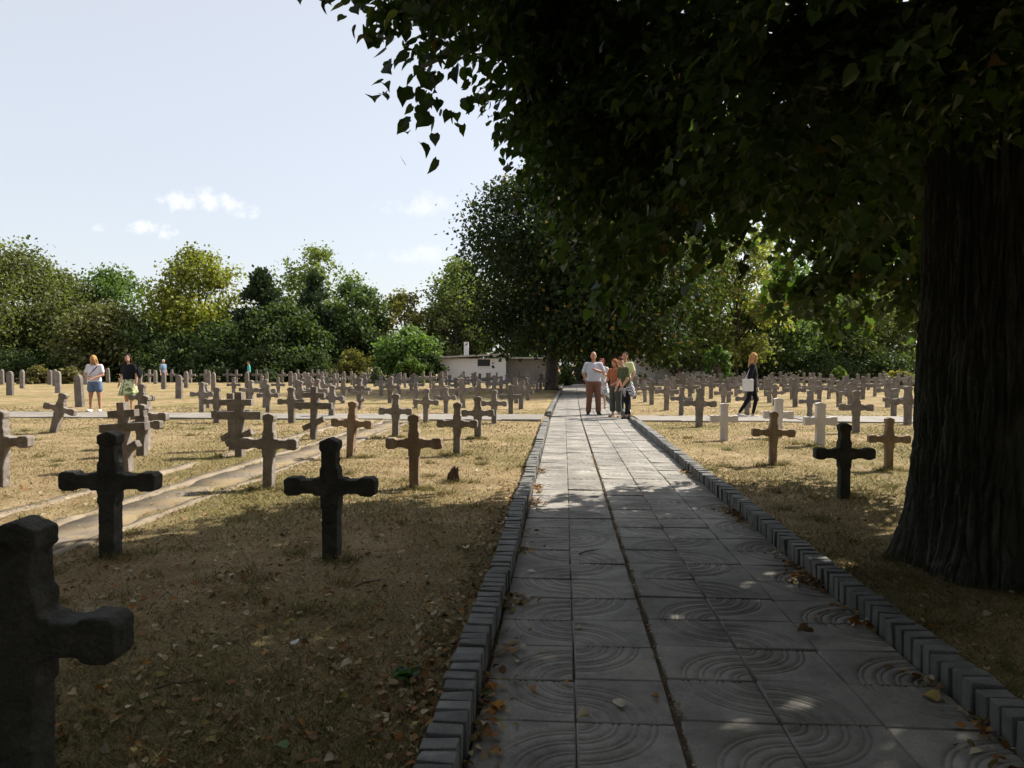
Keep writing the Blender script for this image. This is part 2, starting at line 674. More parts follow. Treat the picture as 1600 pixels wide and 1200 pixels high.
slab_me = slab_mesh('paving_slab')
slab_me.materials.append(M['slab'])
PITCHY = .405
cols = [XL + .012 + TS / 2, XL + .012 + TS * 1.5 + .004]
x0 = cols[1] + TS / 2 + .028
cols += [x0 + TS / 2, x0 + TS * 1.5 + .006, x0 + TS * 2.5 + .012]
ROWS_NEAR = 60
far_slabs = Parts()
row = 0
y = PY0
while y < PY1:
    for c, cx in enumerate(cols):
        yy = y + PITCHY / 2 + (0.03 if c >= 2 else 0)
        if row < ROWS_NEAR:
            even_low = (row % 2 == 0)
            side_right = c in (0, 2, 4)                 # centre of the arcs on the slab's right edge
            if side_right:
                rot = 90 if even_low else 180
            else:
                rot = 270 if even_low else 0
            o = link('paving_slab', slab_me, None, bed)
            o.location = (cx + float(bend(yy)) + random.uniform(-.002, .002), yy + random.uniform(-.002, .002), random.uniform(-.006, .004) + (.006 if c >= 2 else 0))
            o.rotation_euler = (R(random.gauss(0, .5)), R(random.gauss(0, .5)), R(rot + random.uniform(-.4, .4)))
        else:
            b = float(bend(yy))
            far_slabs.box(cx + b - TS / 2, cx + b + TS / 2, yy - TS / 2, yy + TS / 2, -.04, random.uniform(-.003, .003))
    row += 1
    y += PITCHY
fs = link('distant_paving_slabs', far_slabs.mesh('distant_paving_slabs'), M['slab'], bed)
fs['kind'] = 'stuff'

# ---- kerbs: notched blocks near, plain stones farther on
def chipped(me, amt, seed):
    for v in me.vertices:
        v.co += mnoise.noise_vector(v.co * 31 + Vector((seed * 7.1, seed * 3.3, 0))) * amt
    return me


block_me = [chipped(box_mesh('kerb_block', -KERB_T / 2, KERB_T / 2, -.039, .039, -.06, .132, .009), .0055, k) for k in range(7)]
stone_me = [chipped(box_mesh('kerb_stone', -KERB_T / 2, KERB_T / 2, -.247, .247, -.06, .14, .008), .004, k + 9) for k in range(3)]
for me in block_me + stone_me:
    me.materials.append(M['kerb'])
for side in (-1, 1):
    core = Parts()
    kx = XL - KERB_T / 2 if side < 0 else XR + KERB_T / 2
    for y in np.arange(.5, PY1, 1.0):
        if 18.6 < y < 20.3:
            continue
        b = float(bend(y + .5))
        core.box(kx + b - .045, kx + b + .045, y, y + 1.0, -.1, .092)
    kerb = link('kerb_left' if side < 0 else 'kerb_right', core.mesh('kerb'), M['kerb'])
    tag(kerb, kind='structure')
    y = .9
    k = 0
    while y < PY1:
        if y < 13.2:
            o = link('kerb_block', random.choice(block_me), None, kerb)
            o.location = (kx + random.gauss(0, .004) + .008 * math.sin(y * 1.7 + side), y + .045, random.gauss(-.006, .0035) + .006 * math.sin(y * .9 + side))
            o.rotation_euler = (R(random.gauss(0, 1.6)), R(random.gauss(0, 1.5)), R(random.gauss(0, 2)))
            k += 1
            y += .0925 + (.018 if k % 6 == 0 else 0)
        else:
            if not (18.45 < y + .25 < 20.65):
                o = link('kerb_stone', random.choice(stone_me), None, kerb)
                o.location = (kx + float(bend(y)) + random.uniform(-.006, .006), y + .25, random.uniform(-.012, .006))
                o.rotation_euler = (R(random.uniform(-1, 1)), 0, R(random.uniform(-.8, .8)))
            y += .502

# ---- crossing path of pale concrete slabs
cp = link('cross_path', box_mesh('cross_path', -46, 40, 18.7, 20.4, -.2, -.035), M['dirt'])
tag(cp, kind='structure')
cp_me = [chipped(box_mesh('path_slab', -.495, .495, -.98, .98, -.06, .035, .01), .006, k + 20) for k in range(3)]
for me in cp_me:
    me.materials.append(M['crosspath'])
for x in list(np.arange(XL - KERB_T - .55, -44, -1.0)) + list(np.arange(XR + KERB_T + .55, 36, 1.0)):
    o = link('path_slab', random.choice(cp_me), None, cp)
    o.location = (x, 19.55 - .012 * x, ZG + random.uniform(-.006, .014))
    o.rotation_euler = (R(random.uniform(-.3, .3)), R(random.uniform(-.5, .5)), R(random.uniform(-.8, .3)))

# ---- old overgrown side path: asphalt between worn concrete edgings
def strip(name, xa, xb, y0, y1, z, mat, wob, parent=None, seed=0):
    ys = np.arange(y0, y1, .18)
    V, F = [], []
    for i, y in enumerate(ys):
        wa = wob * mnoise.noise(Vector((y * 1.4, seed, 0))) + wob * .6 * mnoise.noise(Vector((y * 5, seed, 3)))
        wb = wob * mnoise.noise(Vector((y * 1.4, seed + 9, 0))) + wob * .6 * mnoise.noise(Vector((y * 5, seed + 9, 3)))
        zz = z + .012 * mnoise.noise(Vector((y * .8, seed, 8)))
        V += [(xa + wa, y, zz - .05), (xa + wa, y, zz), (xb + wb, y, zz), (xb + wb, y, zz - .05)]
        if i:
            a = 4 * i
            F += [(a - 4, a - 3, a + 1, a), (a - 3, a - 2, a + 2, a + 1), (a - 2, a - 1, a + 3, a + 2)]
    return link(name, np_mesh(name, V, [np.array(F)]), mat, parent)


old = strip('side_path', -4.36, -3.84, 2.5, 18.4, ZG + .008, M['asphalt'], .18)
tag(old, kind='structure')
strip('edging', -3.80, -3.70, 2.5, 18.4, ZG + .012, M['edging'], .08, old, 3)
strip('edging', -4.54, -4.38, 2.5, 18.4, ZG + .013, M['edging'], .10, old, 5)
strip('edging', -5.33, -5.12, 2.5, 18.4, ZG + .012, M['edging'], .12, old, 7)

# ---- grass blades over the near lawn
def lawn_ok(x, y):
    ok = np.ones(len(x), bool)
    w = .10 * np.sin(y * 2.1) + .07 * np.sin(y * 5.3 + x * 3)
    ok &= ~((x > -4.50 + w) & (x < -3.76 + w) & (y < 18.5)) | (RNG.random(len(x)) < .22)
    ok &= ~((x > -5.28 + w) & (x < -5.15 + w) & (y < 18.5)) | (RNG.random(len(x)) < .25)
    ok &= ~((y > 18.5 - .012 * x) & (y < 20.6 - .012 * x))
    ok &= ~((x > XL - KERB_T - .01) & (x < XR + KERB_T + .01))
    return ok


n = 330000
u = RNG.random(n)
gy_ = 1.9 * (24 / 1.9) ** (u ** .92)
gx_ = (RNG.random(n) - .5) * 1.75 * (gy_ + .6) - gy_ * .07
ok = lawn_ok(gx_, gy_) & ~((gx_ > XL - .14) & (gx_ < XR + .14))
gx_, gy_ = gx_[ok], gy_[ok]
patch = np.sin(gx_ * 1.1 + 2 * np.sin(gy_ * .6)) + np.sin(gy_ * 1.3 + gx_ * .8) + RNG.normal(size=len(gx_)) * .7
keep = RNG.random(len(gx_)) < np.clip(.62 + .25 * patch, .22, 1)
gx_, gy_, patch = gx_[keep], gy_[keep], patch[keep]
tc_ = []
for k in range(230):                                # greener tufts
    ty_ = 2.2 * (16 / 2.2) ** RNG.random()
    tc_.append(((RNG.random() - .5) * 1.7 * (ty_ + .6) - ty_ * .07, ty_))
for (tpx, tpy) in [(173, 866), (519, 872), (420, 764), (648, 761), (1318, 780), (1207, 726), (1388, 736), (548, 714), (714, 712), (707, 752), (618, 683), (747, 685)]:
    g_ = ground_at(tpx, tpy)
    for q in range(4):
        tc_.append((g_.x + RNG.normal() * .12, g_.y - .05 + RNG.normal() * .06))
tx_ = np.concatenate([RNG.normal(a_, .055, 60) for a_, b_ in tc_])
ty_ = np.concatenate([RNG.normal(b_, .055, 60) for a_, b_ in tc_])
ok = lawn_ok(tx_, ty_)
tx_, ty_ = tx_[ok], ty_[ok]
n_t = len(tx_)
gx_, gy_, patch = np.concatenate([gx_, tx_]), np.concatenate([gy_, ty_]), np.concatenate([patch, np.full(n_t, 1.7)])
n = len(gx_)
gz_ = ground_h(gx_, gy_) - .004
hgt = RNG.uniform(.014, .042, n) * (1 + .3 * (patch > .8))
hgt[-n_t:] *= 1.5
wid = RNG.uniform(.0022, .0048, n) * np.clip(gy_ / 5, 1, 3.2)
az = RNG.random(n) * 2 * np.pi
lean = RNG.uniform(.3, 2.2, n) * hgt
sx, sy = np.cos(az), np.sin(az)
la = RNG.random(n) * 2 * np.pi
V = np.empty((n, 3, 3))
V[:, 0] = np.stack([gx_ - sx * wid, gy_ - sy * wid, gz_], 1)
V[:, 1] = np.stack([gx_ + sx * wid, gy_ + sy * wid, gz_], 1)
V[:, 2] = np.stack([gx_ + np.cos(la) * lean, gy_ + np.sin(la) * lean, gz_ + hgt], 1)
tan = np.array([.36, .28, .16])
grn = np.array([.125, .145, .04])
brn = np.array([.18, .125, .07])
t = np.clip(.28 + .26 * patch + RNG.normal(size=n) * .22, 0, 1)[:, None]
colr = tan * (1 - t) + grn * t
bsel = RNG.random(n) < .25
colr[bsel] = brn
colr *= RNG.uniform(.6, 1.3, n)[:, None]
grass = link('grass', np_mesh('grass', V.reshape(-1, 3), [np.arange(3 * n).reshape(n, 3)], np.repeat(colr, 3, 0)), M['grass'])
tag(grass, 'short dry tan and green mown grass of the cemetery lawn', 'grass', kind='stuff')

# ---- fallen leaves: a litter nobody could count
LEAFC = np.array([(.30, .185, .075), (.22, .11, .04), (.36, .25, .13), (.15, .085, .04), (.42, .32, .19), (.30, .13, .035), (.24, .20, .06), (.47, .39, .27)])


def litter(name, X, Y, Z, size, label, parent=None):
    n = len(X)
    P = np.stack([X, Y, Z + RNG.uniform(.004, .03, n)], 1)
    Nn = np.stack([RNG.normal(size=n) * .45, RNG.normal(size=n) * .45, np.ones(n)], 1)
    a = RNG.random(n) * 2 * np.pi
    D = np.stack([np.cos(a), np.sin(a), RNG.normal(size=n) * .35], 1)
    c = LEAFC[RNG.integers(0, len(LEAFC), n)] * RNG.uniform(.55, 1.25, n)[:, None]
    o = link(name, leaves_mesh(name, P, size, D, Nn, c), M['litter'])
    return tag(o, label, 'leaves', kind='stuff')


n = 13000
Y = 1.9 + 8.5 * RNG.random(n) ** 1.35
X = (RNG.random(n) - .5) * 1.75 * (Y + .6) - .07 * Y
ok = lawn_ok(X, Y) & (RNG.random(n) < np.clip(1.25 - Y / 11 - np.abs(X + 1) * .03, .05, 1))
X, Y = X[ok], Y[ok]
X = np.concatenate([X, XL - KERB_T - .02 - np.abs(RNG.normal(0, .14, 700))])
Y = np.concatenate([Y, 1.9 + 7 * RNG.random(700) ** 1.3])
litter('leaf_litter_on_lawn', X, Y, ground_h(X, Y), RNG.uniform(.012, .043, len(X)), 'brown and tan fallen leaves scattered over the shaded lawn')
n = 900
Y = 7 + 16 * RNG.random(n)
X = -RNG.random(n) * .55 * Y + 1.5
ok = lawn_ok(X, Y)
X, Y = X[ok], Y[ok]
litter('leaf_litter_on_sunny_lawn', X, Y, ground_h(X, Y), RNG.uniform(.02, .05, len(X)), 'sparse pale fallen leaves on the sunny lawn')
# drifts along the kerbs and in the wide joint
Xs, Ys, Ss = [], [], []
for k in range(34):
    c = random.uniform(2.2, 10.5)
    side = random.random() < .42
    m_ = random.randint(14, 46)
    yy = RNG.normal(c, .13, m_)
    d = np.abs(RNG.normal(0, .075, m_))
    Xs.append(XL + d if side else XR - d)
    Ys.append(yy)
    Ss.append(RNG.uniform(.018, .05, m_))
yy = RNG.uniform(2, 12, 380)
Xs.append(x0 - .014 + RNG.normal(0, .012, 380)); Ys.append(yy); Ss.append(RNG.uniform(.008, .02, 380))
X, Y, S_ = np.concatenate(Xs), np.concatenate(Ys), np.concatenate(Ss)
litter('leaf_drifts_on_path', X, Y, np.zeros(len(X)), S_, 'dry leaves drifted against the kerbs of the paved path')


def at_depth(px, depth, z=ZG):
    d = cam_dir(px, 570)
    f = Vector((-math.sin(YAW), math.cos(YAW), 0))
    p = CAM + d * (depth / d.dot(f))
    return Vector((p.x, p.y, z))


# ================================================================== THE BIG LINDEN
TX, TY = 2.97, 5.35
linden = empty('linden_tree', (TX, TY, 0))
tag(linden, 'massive old linden with deeply furrowed trunk right of the path, crown overhanging it', 'tree')
NA, NZ = 520, 215
zz = np.concatenate([np.linspace(-.15, .9, 75), np.linspace(.9, 5.2, NZ - 75 + 1)[1:]])
V = np.empty((NZ, NA, 3))
for j, z in enumerate(zz):
    flare = 1 + .24 * math.exp(-max(z, 0) / .26) + .04 * math.exp(-max(z, 0) / 1.2)
    r0 = (.50 - .016 * max(z - .5, 0)) * flare
    for i in range(NA):
        t = 2 * math.pi * i / NA
        ct, st = math.cos(t), math.sin(t)
        root = .10 * math.exp(-max(z, 0) / .35) * math.sin(5 * t + 1.1) + .03 * math.sin(3 * t + z * .3) * (1 + .2 * z)
        r = r0 * (1 + root)
        wx = mnoise.noise(Vector((ct * 1.7, st * 1.7, z * 1.1))) * .55
        q = Vector((ct * 9.5 + wx * 1.6, st * 9.5 + wx * 1.6, z * 1.05 + 3))
        n1 = mnoise.noise(q)
        n2 = mnoise.noise(q * 1.9 + Vector((7, 3, z * .9)))
        n3 = mnoise.noise(Vector((ct * 30, st * 30, z * 13)))
        n4 = mnoise.noise(Vector((ct * 60, st * 60, z * 34)))
        dsp = .024 - .040 * math.exp(-(n1 / .17) ** 2) - .018 * math.exp(-(n2 / .18) ** 2) + .010 * n2 + .008 * n3 + .006 * n4 - .011 * math.exp(-(mnoise.noise(Vector((ct * 6.5, st * 6.5, z * 6.5))) / .07) ** 2)
        r += dsp - .02
        V[j, i] = (ct * r + .03 * z * .3, st * r, z)
idx = (np.arange(NZ - 1)[:, None] * NA + np.arange(NA)[None])
nxt = (np.arange(NZ - 1)[:, None] * NA + (np.arange(NA)[None] + 1) % NA)
F = np.stack([idx, nxt, nxt + NA, idx + NA], -1).reshape(-1, 4)
link('trunk', smooth(np_mesh('trunk', V.reshape(-1, 3), [F])), M['bark'], linden)

# envelope of the crown about the trunk
def crown_r(z, a):
    r = np.interp(z, [1.7, 2.2, 2.8, 3.4, 4.2, 6, 9, 12, 13.6], [2.5, 2.8, 3.1, 3.5, 4.0, 4.5, 4.0, 2.3, .5])
    r = r * (1 + .13 * np.clip(np.sin(a), 0, 1))
    return r * (1 + .07 * np.sin(3 * a + .7 * z) + .05 * np.sin(7 * a - 1.3 * z))


def sprays(P, out, leaf_n, leaf_s, twig):
    """drooping leafy twigs: returns leaf arrays"""
    n = len(P)
    P = P - out * (.45 * twig)[:, None]
    tdir = out * .7 + rand_unit(n) * .6
    tdir[:, 2] -= .55
    tdir /= np.linalg.norm(tdir, axis=1, keepdims=True)
    s = np.linspace(0, 1, leaf_n)[None, :, None]
    T = P[:, None, :] + tdir[:, None, :] * s * twig[:, None, None]
    T = T + np.array([0, 0, -1.0]) * (s ** 2) * (.25 * twig[:, None, None])
    side = np.cross(tdir, np.array([0, 0, 1.0]))
    side /= np.linalg.norm(side, axis=1, keepdims=True) + 1e-6
    sg = np.where(np.arange(leaf_n) % 2 == 0, 1, -1)[None, :, None]
    D = tdir[:, None, :] * .55 + side[:, None, :] * sg * .7 + RNG.normal(size=(n, leaf_n, 3)) * .35
    D[:, :, 2] -= .55
    Nn = np.array([0, 0, 1.0]) + RNG.normal(size=(n, leaf_n, 3)) * .55 + out[:, None, :] * .3
    T = T + RNG.normal(size=(n, leaf_n, 3)) * .05
    S = RNG.uniform(.75, 1.2, (n, leaf_n)) * leaf_s
    return T.reshape(-1, 3), S.ravel(), D.reshape(-1, 3), Nn.reshape(-1, 3)


n = 14000
z = 1.75 + 11.6 * RNG.random(n) ** 1.15
a = RNG.random(n) * 2 * np.pi
Rr = crown_r(z, a)
fr = np.sqrt(RNG.random(n)) ** .8
r = Rr * fr
P = np.stack([r * np.cos(a), r * np.sin(a), z], 1)
cl = np.array([mnoise.noise(Vector(p) * .75) + .5 * mnoise.noise(Vector(p) * 1.9) for p in P])
zb = np.where(r < 2.2, 3.9 - .45 * r, 2.85) + .35 * np.sin(a * 4 + 1) + .25 * np.sin(a * 9)
zb = np.maximum(zb, np.where(P[:, 1] + TY > 6.3, 1.9 + .2 * (P[:, 1] + TY), 0))
zb = np.where(P[:, 0] + TX < .35, np.maximum(zb, 3.35 + 1.15 * np.maximum(0, -.3 - P[:, 0] - TX)), zb)
zb = np.where((P[:, 0] + TX < .1) & (P[:, 1] + TY < 4.8), zb + .65, zb)
keep = (cl > -.16) & (z > zb) & ~((r < .9) & (z < 4)) & (fr > .28)
P = P[keep]
P = P[:5200]
bough = []
# hanging boughs: (x, y, z) of the centre and its spread
for (cx_, cy_, cz_, ex, ey, ez, m_) in [(.75, 6.0, 2.95, .8, 1.2, .45, 60), (1.5, 6.8, 3.5, 1.0, 1.0, .4, 60), (3.7, 9.9, 3.0, 1.3, .7, .75, 95),
                                        (2.5, 9.2, 4.0, 1.2, .7, .5, 60), (4.6, 9.0, 2.9, 1.0, .9, .6, 60), (-.7, 4.8, 4.25, .35, .4, .12, 12),
                                        (-.3, 5.2, 3.9, .35, .7, .4, 60), (4.2, 8.9, 4.3, 1.3, 1.0, .9, 130), (3.2, 8.3, 3.9, 1.2, .8, .4, 70), (5.2, 9.3, 5.3, 1.2, 1.0, 1.0, 90), (1.3, 3.9, 3.2, .7, .5, .3, 36), (2.2, 3.8, 3.4, .8, .5, .3, 40),
                                        (.25, 5.4, 3.15, .4, .8, .35, 44), (2.6, 7.2, 3.6, .9, .9, .4, 60)]:
    q = RNG.normal(size=(m_, 3)) * .5 * np.array([ex, ey, ez]) + np.array([cx_ - TX, cy_ - TY, cz_])
    bough.append(q)
for (px, py, dd, m_) in [(560, -60, 4.0, 8), (625, -40, 4.1, 14), (670, -20, 4.3, 12)]:   # thin twigs reaching out at the upper left
    q0 = CAM + cam_dir(px, py) * dd - Vector((TX, TY, 0))
    bough.append(np.array(q0)[None] + RNG.normal(size=(m_, 3)) * np.array([.14, .2, .05]) + np.array([0, 0, .14]))
P = np.concatenate([P] + bough)
out = P * np.array([1, 1, .25])
out /= np.linalg.norm(out, axis=1, keepdims=True)
T, S_, D, Nn = sprays(P, out, 40, .066, RNG.uniform(.45, .95, len(P)))
wx_, wy_ = T[:, 0] + TX, T[:, 1] + TY
under = 1.80 - 2.1 * wx_ - .55 * (5 - wy_) + .16 * np.sin(wx_ * 9 + wy_ * 5)
okl = (wx_ > -.1) | (T[:, 2] > under)
wob_ = .15 * np.sin(wx_ * 6 + wy_ * 4) + .08 * np.sin(wx_ * 15)
okl &= T[:, 2] > 1.85 + wob_
okl &= ~((wx_ > 1.4) & (wy_ < 5.8) & (T[:, 2] < 2.62 + wob_))        # clear of the trunk's front
okl &= ~((wx_ > .95) & (wx_ < 2.5) & (wy_ > 5.8) & (T[:, 2] < 2.95 + wob_))
T, S_, D, Nn = T[okl], S_[okl], D[okl], Nn[okl]
c = np.array([.044, .070, .020]) * RNG.uniform(.6, 1.35, len(T))[:, None]
yel = RNG.random(len(T)) < .025
c[yel] = np.array([.13, .14, .03]) * RNG.uniform(.7, 1.2, yel.sum())[:, None]
brnl = RNG.random(len(T)) < .006
c[brnl] = np.array([.12, .07, .03])
dcam = np.linalg.norm(T + np.array([TX, TY, 0]) - np.array(CAM), axis=1)
low = dcam < 6.0
clear = dcam > 3.0
far_ = ~low & (RNG.random(len(T)) < .6)
link('crown', leaves_mesh('crown', T[far_], S_[far_] * 1.82, D[far_], Nn[far_], c[far_], heart=False, tris6=True), M['leaf'], linden)
low &= clear
link('hanging_foliage', leaves_mesh('hanging_foliage', T[low], S_[low], D[low], Nn[low], c[low]), M['leaf'], linden)

# limbs and boughs that carry it
br = Parts()
limb_ends = []
for k in range(11):
    a_ = k * 2.4 + .5
    z0 = 2.9 + .24 * k
    L_ = 3.4 + .6 * math.sin(k * 1.7)
    pts, rad = [], []
    for s in np.linspace(0, 1, 9):
        rr = .25 + L_ * s
        pts.append((rr * math.cos(a_ + .25 * math.sin(3 * s)), rr * math.sin(a_ + .25 * math.sin(3 * s)), z0 + (1.6 + .28 * k) * s - 1.1 * s * s * (1 if k < 5 else .3)))
        rad.append(.15 * (1 - s) ** .8 + .018)
    br.tube(pts, rad, 8)
    limb_ends += [Vector(p) for p in pts[2:]]
pts = [(0, 0, 5.0), (.1, .1, 7), (-.1, .2, 9), (0, 0, 11.5)]
br.tube(pts, [.36, .26, .16, .04], 9)
limb_ends += [Vector(p) for p in pts]
sel = RNG.choice(len(P), 420, replace=False)
for i in sel:
    q = Vector(P[i])
    e = min(limb_ends, key=lambda v: (v - q).length)
    mid = (e + q) * .5 + Vector((0, 0, .18 * (e - q).length))
    br.tube([e, mid, q], [.028, .018, .006], 5)
link('branches', smooth(br.mesh('branches')), M['bark'], linden)


# ================================================================== FARTHER TREES
def clump_tree(name, label, base, height, width, color, n=7000, leaf=.3, shape='round', z0=.12, trunk_r=.22, group=None, clumps=46, spread=.25, cat='tree', needle=False, gap=0.0, lean=0.0, autumn=0.0):
    t = empty(name, base)
    tag(t, label, cat, group)
    H, W = height, width / 2
    zc0 = H * z0
    k = clumps
    u_ = RNG.random(k)
    if shape == 'cone':
        zf = u_ ** 1.25
        prof = (1 - zf) ** .62 * .92 + .10
    elif shape == 'tall':
        zf = u_
        prof = np.sin(np.pi * (.12 + .82 * zf)) ** .75
    elif shape == 'bush':
        zf = u_ * .9
        prof = np.sqrt(np.clip(1 - zf ** 2, .05, 1))
    else:
        zf = u_
        prof = np.sqrt(np.clip(1 - (2 * zf - .92) ** 2 / 1.2, .04, 1))
    a = RNG.random(k) * 2 * np.pi
    fr = np.sqrt(RNG.random(k) * .8 + .2)
    cr = W * .30 * RNG.uniform(.75, 1.3, k) * (.55 + .5 * prof)
    if shape == 'cone':
        cr *= .8
    rr = np.clip(W * prof * fr - cr * .55, 0, None)
    zcen = zc0 + (H - zc0) * zf * .94
    C = np.stack([rr * np.cos(a) + lean * zf * W, rr * np.sin(a), zcen], 1)
    top = RNG.random(k) * 0
    C[0] = (lean * W, 0, H - cr[0] * .55)
    ccol = RNG.uniform(.72, 1.3, k)
    wts = cr ** 2
    ci = RNG.choice(k, n, p=wts / wts.sum())
    v = rand_unit(n)
    v[:, 2] *= .75
    rad = RNG.random(n) ** .38
    P = C[ci] + v * (cr[ci] * rad)[:, None] * (1.0 + .25 * RNG.normal(size=n))[:, None]
    if gap:
        g = np.array([mnoise.noise(Vector(p) * (1.1 / max(leaf, .12) * .22)) for p in P])
        ok = g > gap
        P, ci, v = P[ok], ci[ok], v[ok]
    P[:, 2] = np.maximum(P[:, 2], .08)
    m_ = len(P)
    D = v + RNG.normal(size=(m_, 3)) * .9
    if needle:
        D = v * 1.3 + np.array([0, 0, .6]) + RNG.normal(size=(m_, 3)) * .4
    else:
        D[:, 2] -= .4
    Nn = v * .8 + np.array([0, 0, .5]) + RNG.normal(size=(m_, 3)) * .7
    S = RNG.uniform(.6, 1.3, m_) * leaf
    col_ = np.asarray(color)[None] * {'trees of the wood behind the cemetery': 1.38, 'trees behind the right half of the cemetery': 1.9}.get(group, 1.0) * (ccol[ci] * RNG.uniform(.7, 1.3, m_))[:, None]
    if autumn:
        sel = RNG.random(m_) < autumn * (ccol[ci] > .95)
        col_[sel] = np.array([.21, .15, .03]) * RNG.uniform(.6, 1.2, sel.sum())[:, None]
    link('foliage' if shape == 'bush' else 'crown', leaves_mesh('crown', P, S, D, Nn, col_, heart=False), M['needle'] if needle else M['far_leaf'], t)
    tr = Parts()
    top_z = H * (.75 if shape != 'bush' else .5)
    tr.tube([(0, 0, -.2), (0, 0, .25), (.02 * H * .3, 0, top_z * .5), (lean * W * .6, 0, top_z)], [trunk_r * 1.5, trunk_r, trunk_r * .75, trunk_r * .2], 10)
    for i in range(0, min(k, 22 if shape != 'bush' else 8)):
        s_ = Vector((lean * W * .4 * zf[i], 0, min(max(zcen[i] * .55, min(zc0, 1.2) * .8), top_z)))
        e = Vector(C[i])
        tr.tube([s_, (s_ + e) * .5 + Vector((0, 0, .1 * (e - s_).length)), e], [trunk_r * .38, trunk_r * .22, trunk_r * .06], 5)
    link('trunk' if shape != 'bush' else 'stems', smooth(tr.mesh('trunk')), M['far_bark'], t)
    return t


def tree_px(name, label, px, depth, top_y, wpx, color, **k):
    base = at_depth(px, depth, 0)
    if k.get('shape') != 'bush':
        k['n'] = int(k.get('n', 7000) * 1.7)
        k['leaf'] = k.get('leaf', .3) * 1.02
        wpx *= 1.32 if k.get('shape') != 'cone' else 1.5
    H = 1.45 + (570 - top_y) * depth / FPX
    return clump_tree(name, label, base, H, wpx * depth / FPX, color, **k)


# unseen avenue lindens added to block sky light: one tree, copied
first = None
for lb, bx, by_, rz_ in (('added shade linden behind the viewer on the left side of the path', -5.2, -3.6, 0), ('added shade linden behind the viewer on the right side of the path', 3.3, -6.6, 1.1),
                         ('added shade linden to the right of the viewer beyond the near trunk', 10.5, .5, 2.3), ('added shade linden far to the left of the viewer', -10.2, .6, 3.5),
                         ('added shade linden at the back left behind the viewer', -12, -9, 4.4), ('added shade linden straight behind the viewer', -1.2, -12.5, 5.1), ('added shade linden at the left beyond the picture edge', -14.2, 6.2, 2.0), ('added shade linden at the back right behind the viewer', 9.5, -9, .6)):
    if first is None:
        first = clump_tree('linden_tree', lb, (bx, by_, 0), 13, 10.5, (.040, .064, .018), n=17000, leaf=.30, trunk_r=.4, clumps=70, z0=.13, group='added unseen lindens shading the foreground')
        first_parts = list(first.children)
    else:
        t_ = first.copy()
        COL.objects.link(t_)
        t_.location = (bx, by_, 0)
        t_.rotation_euler = (0, 0, rz_)
        t_['label'] = lb
        for ch in first_parts:
            c_ = ch.copy()
            COL.objects.link(c_)
            c_.parent = t_
# avenue trees over the path's far half
g = 'dark avenue trees flanking the far end of the path'
clump_tree('avenue_tree', 'large dark broadleaf tree at the left edge of the path behind the crowded crosses', ground_at(862, 609), 12.6, 11.5, (.026, .040, .015), n=40000, leaf=.23, trunk_r=.36, group=g, clumps=85, z0=.2, lean=-.05, autumn=.03)
clump_tree('avenue_tree', 'large dark broadleaf tree right of the path, its trunk behind the standing visitors', ground_at(960, 612), 11.6, 11.0, (.028, .044, .015), n=36000, leaf=.23, trunk_r=.36, group=g, clumps=80, z0=.2, autumn=.06)
clump_tree('avenue_tree', 'leafy green tree beyond the white wall right of the path', at_depth(1060, 56, 0), 13.5, 11, (.07, .092, .026), n=20000, leaf=.28, trunk_r=.3, group=g, clumps=60, z0=.1, autumn=.12)
clump_tree('avenue_tree', 'dark tree closing the view at the gate end of the path', at_depth(905, 66, 0), 12, 12, (.042, .06, .02), n=18000, leaf=.3, trunk_r=.3, group=g, clumps=60, z0=.08)

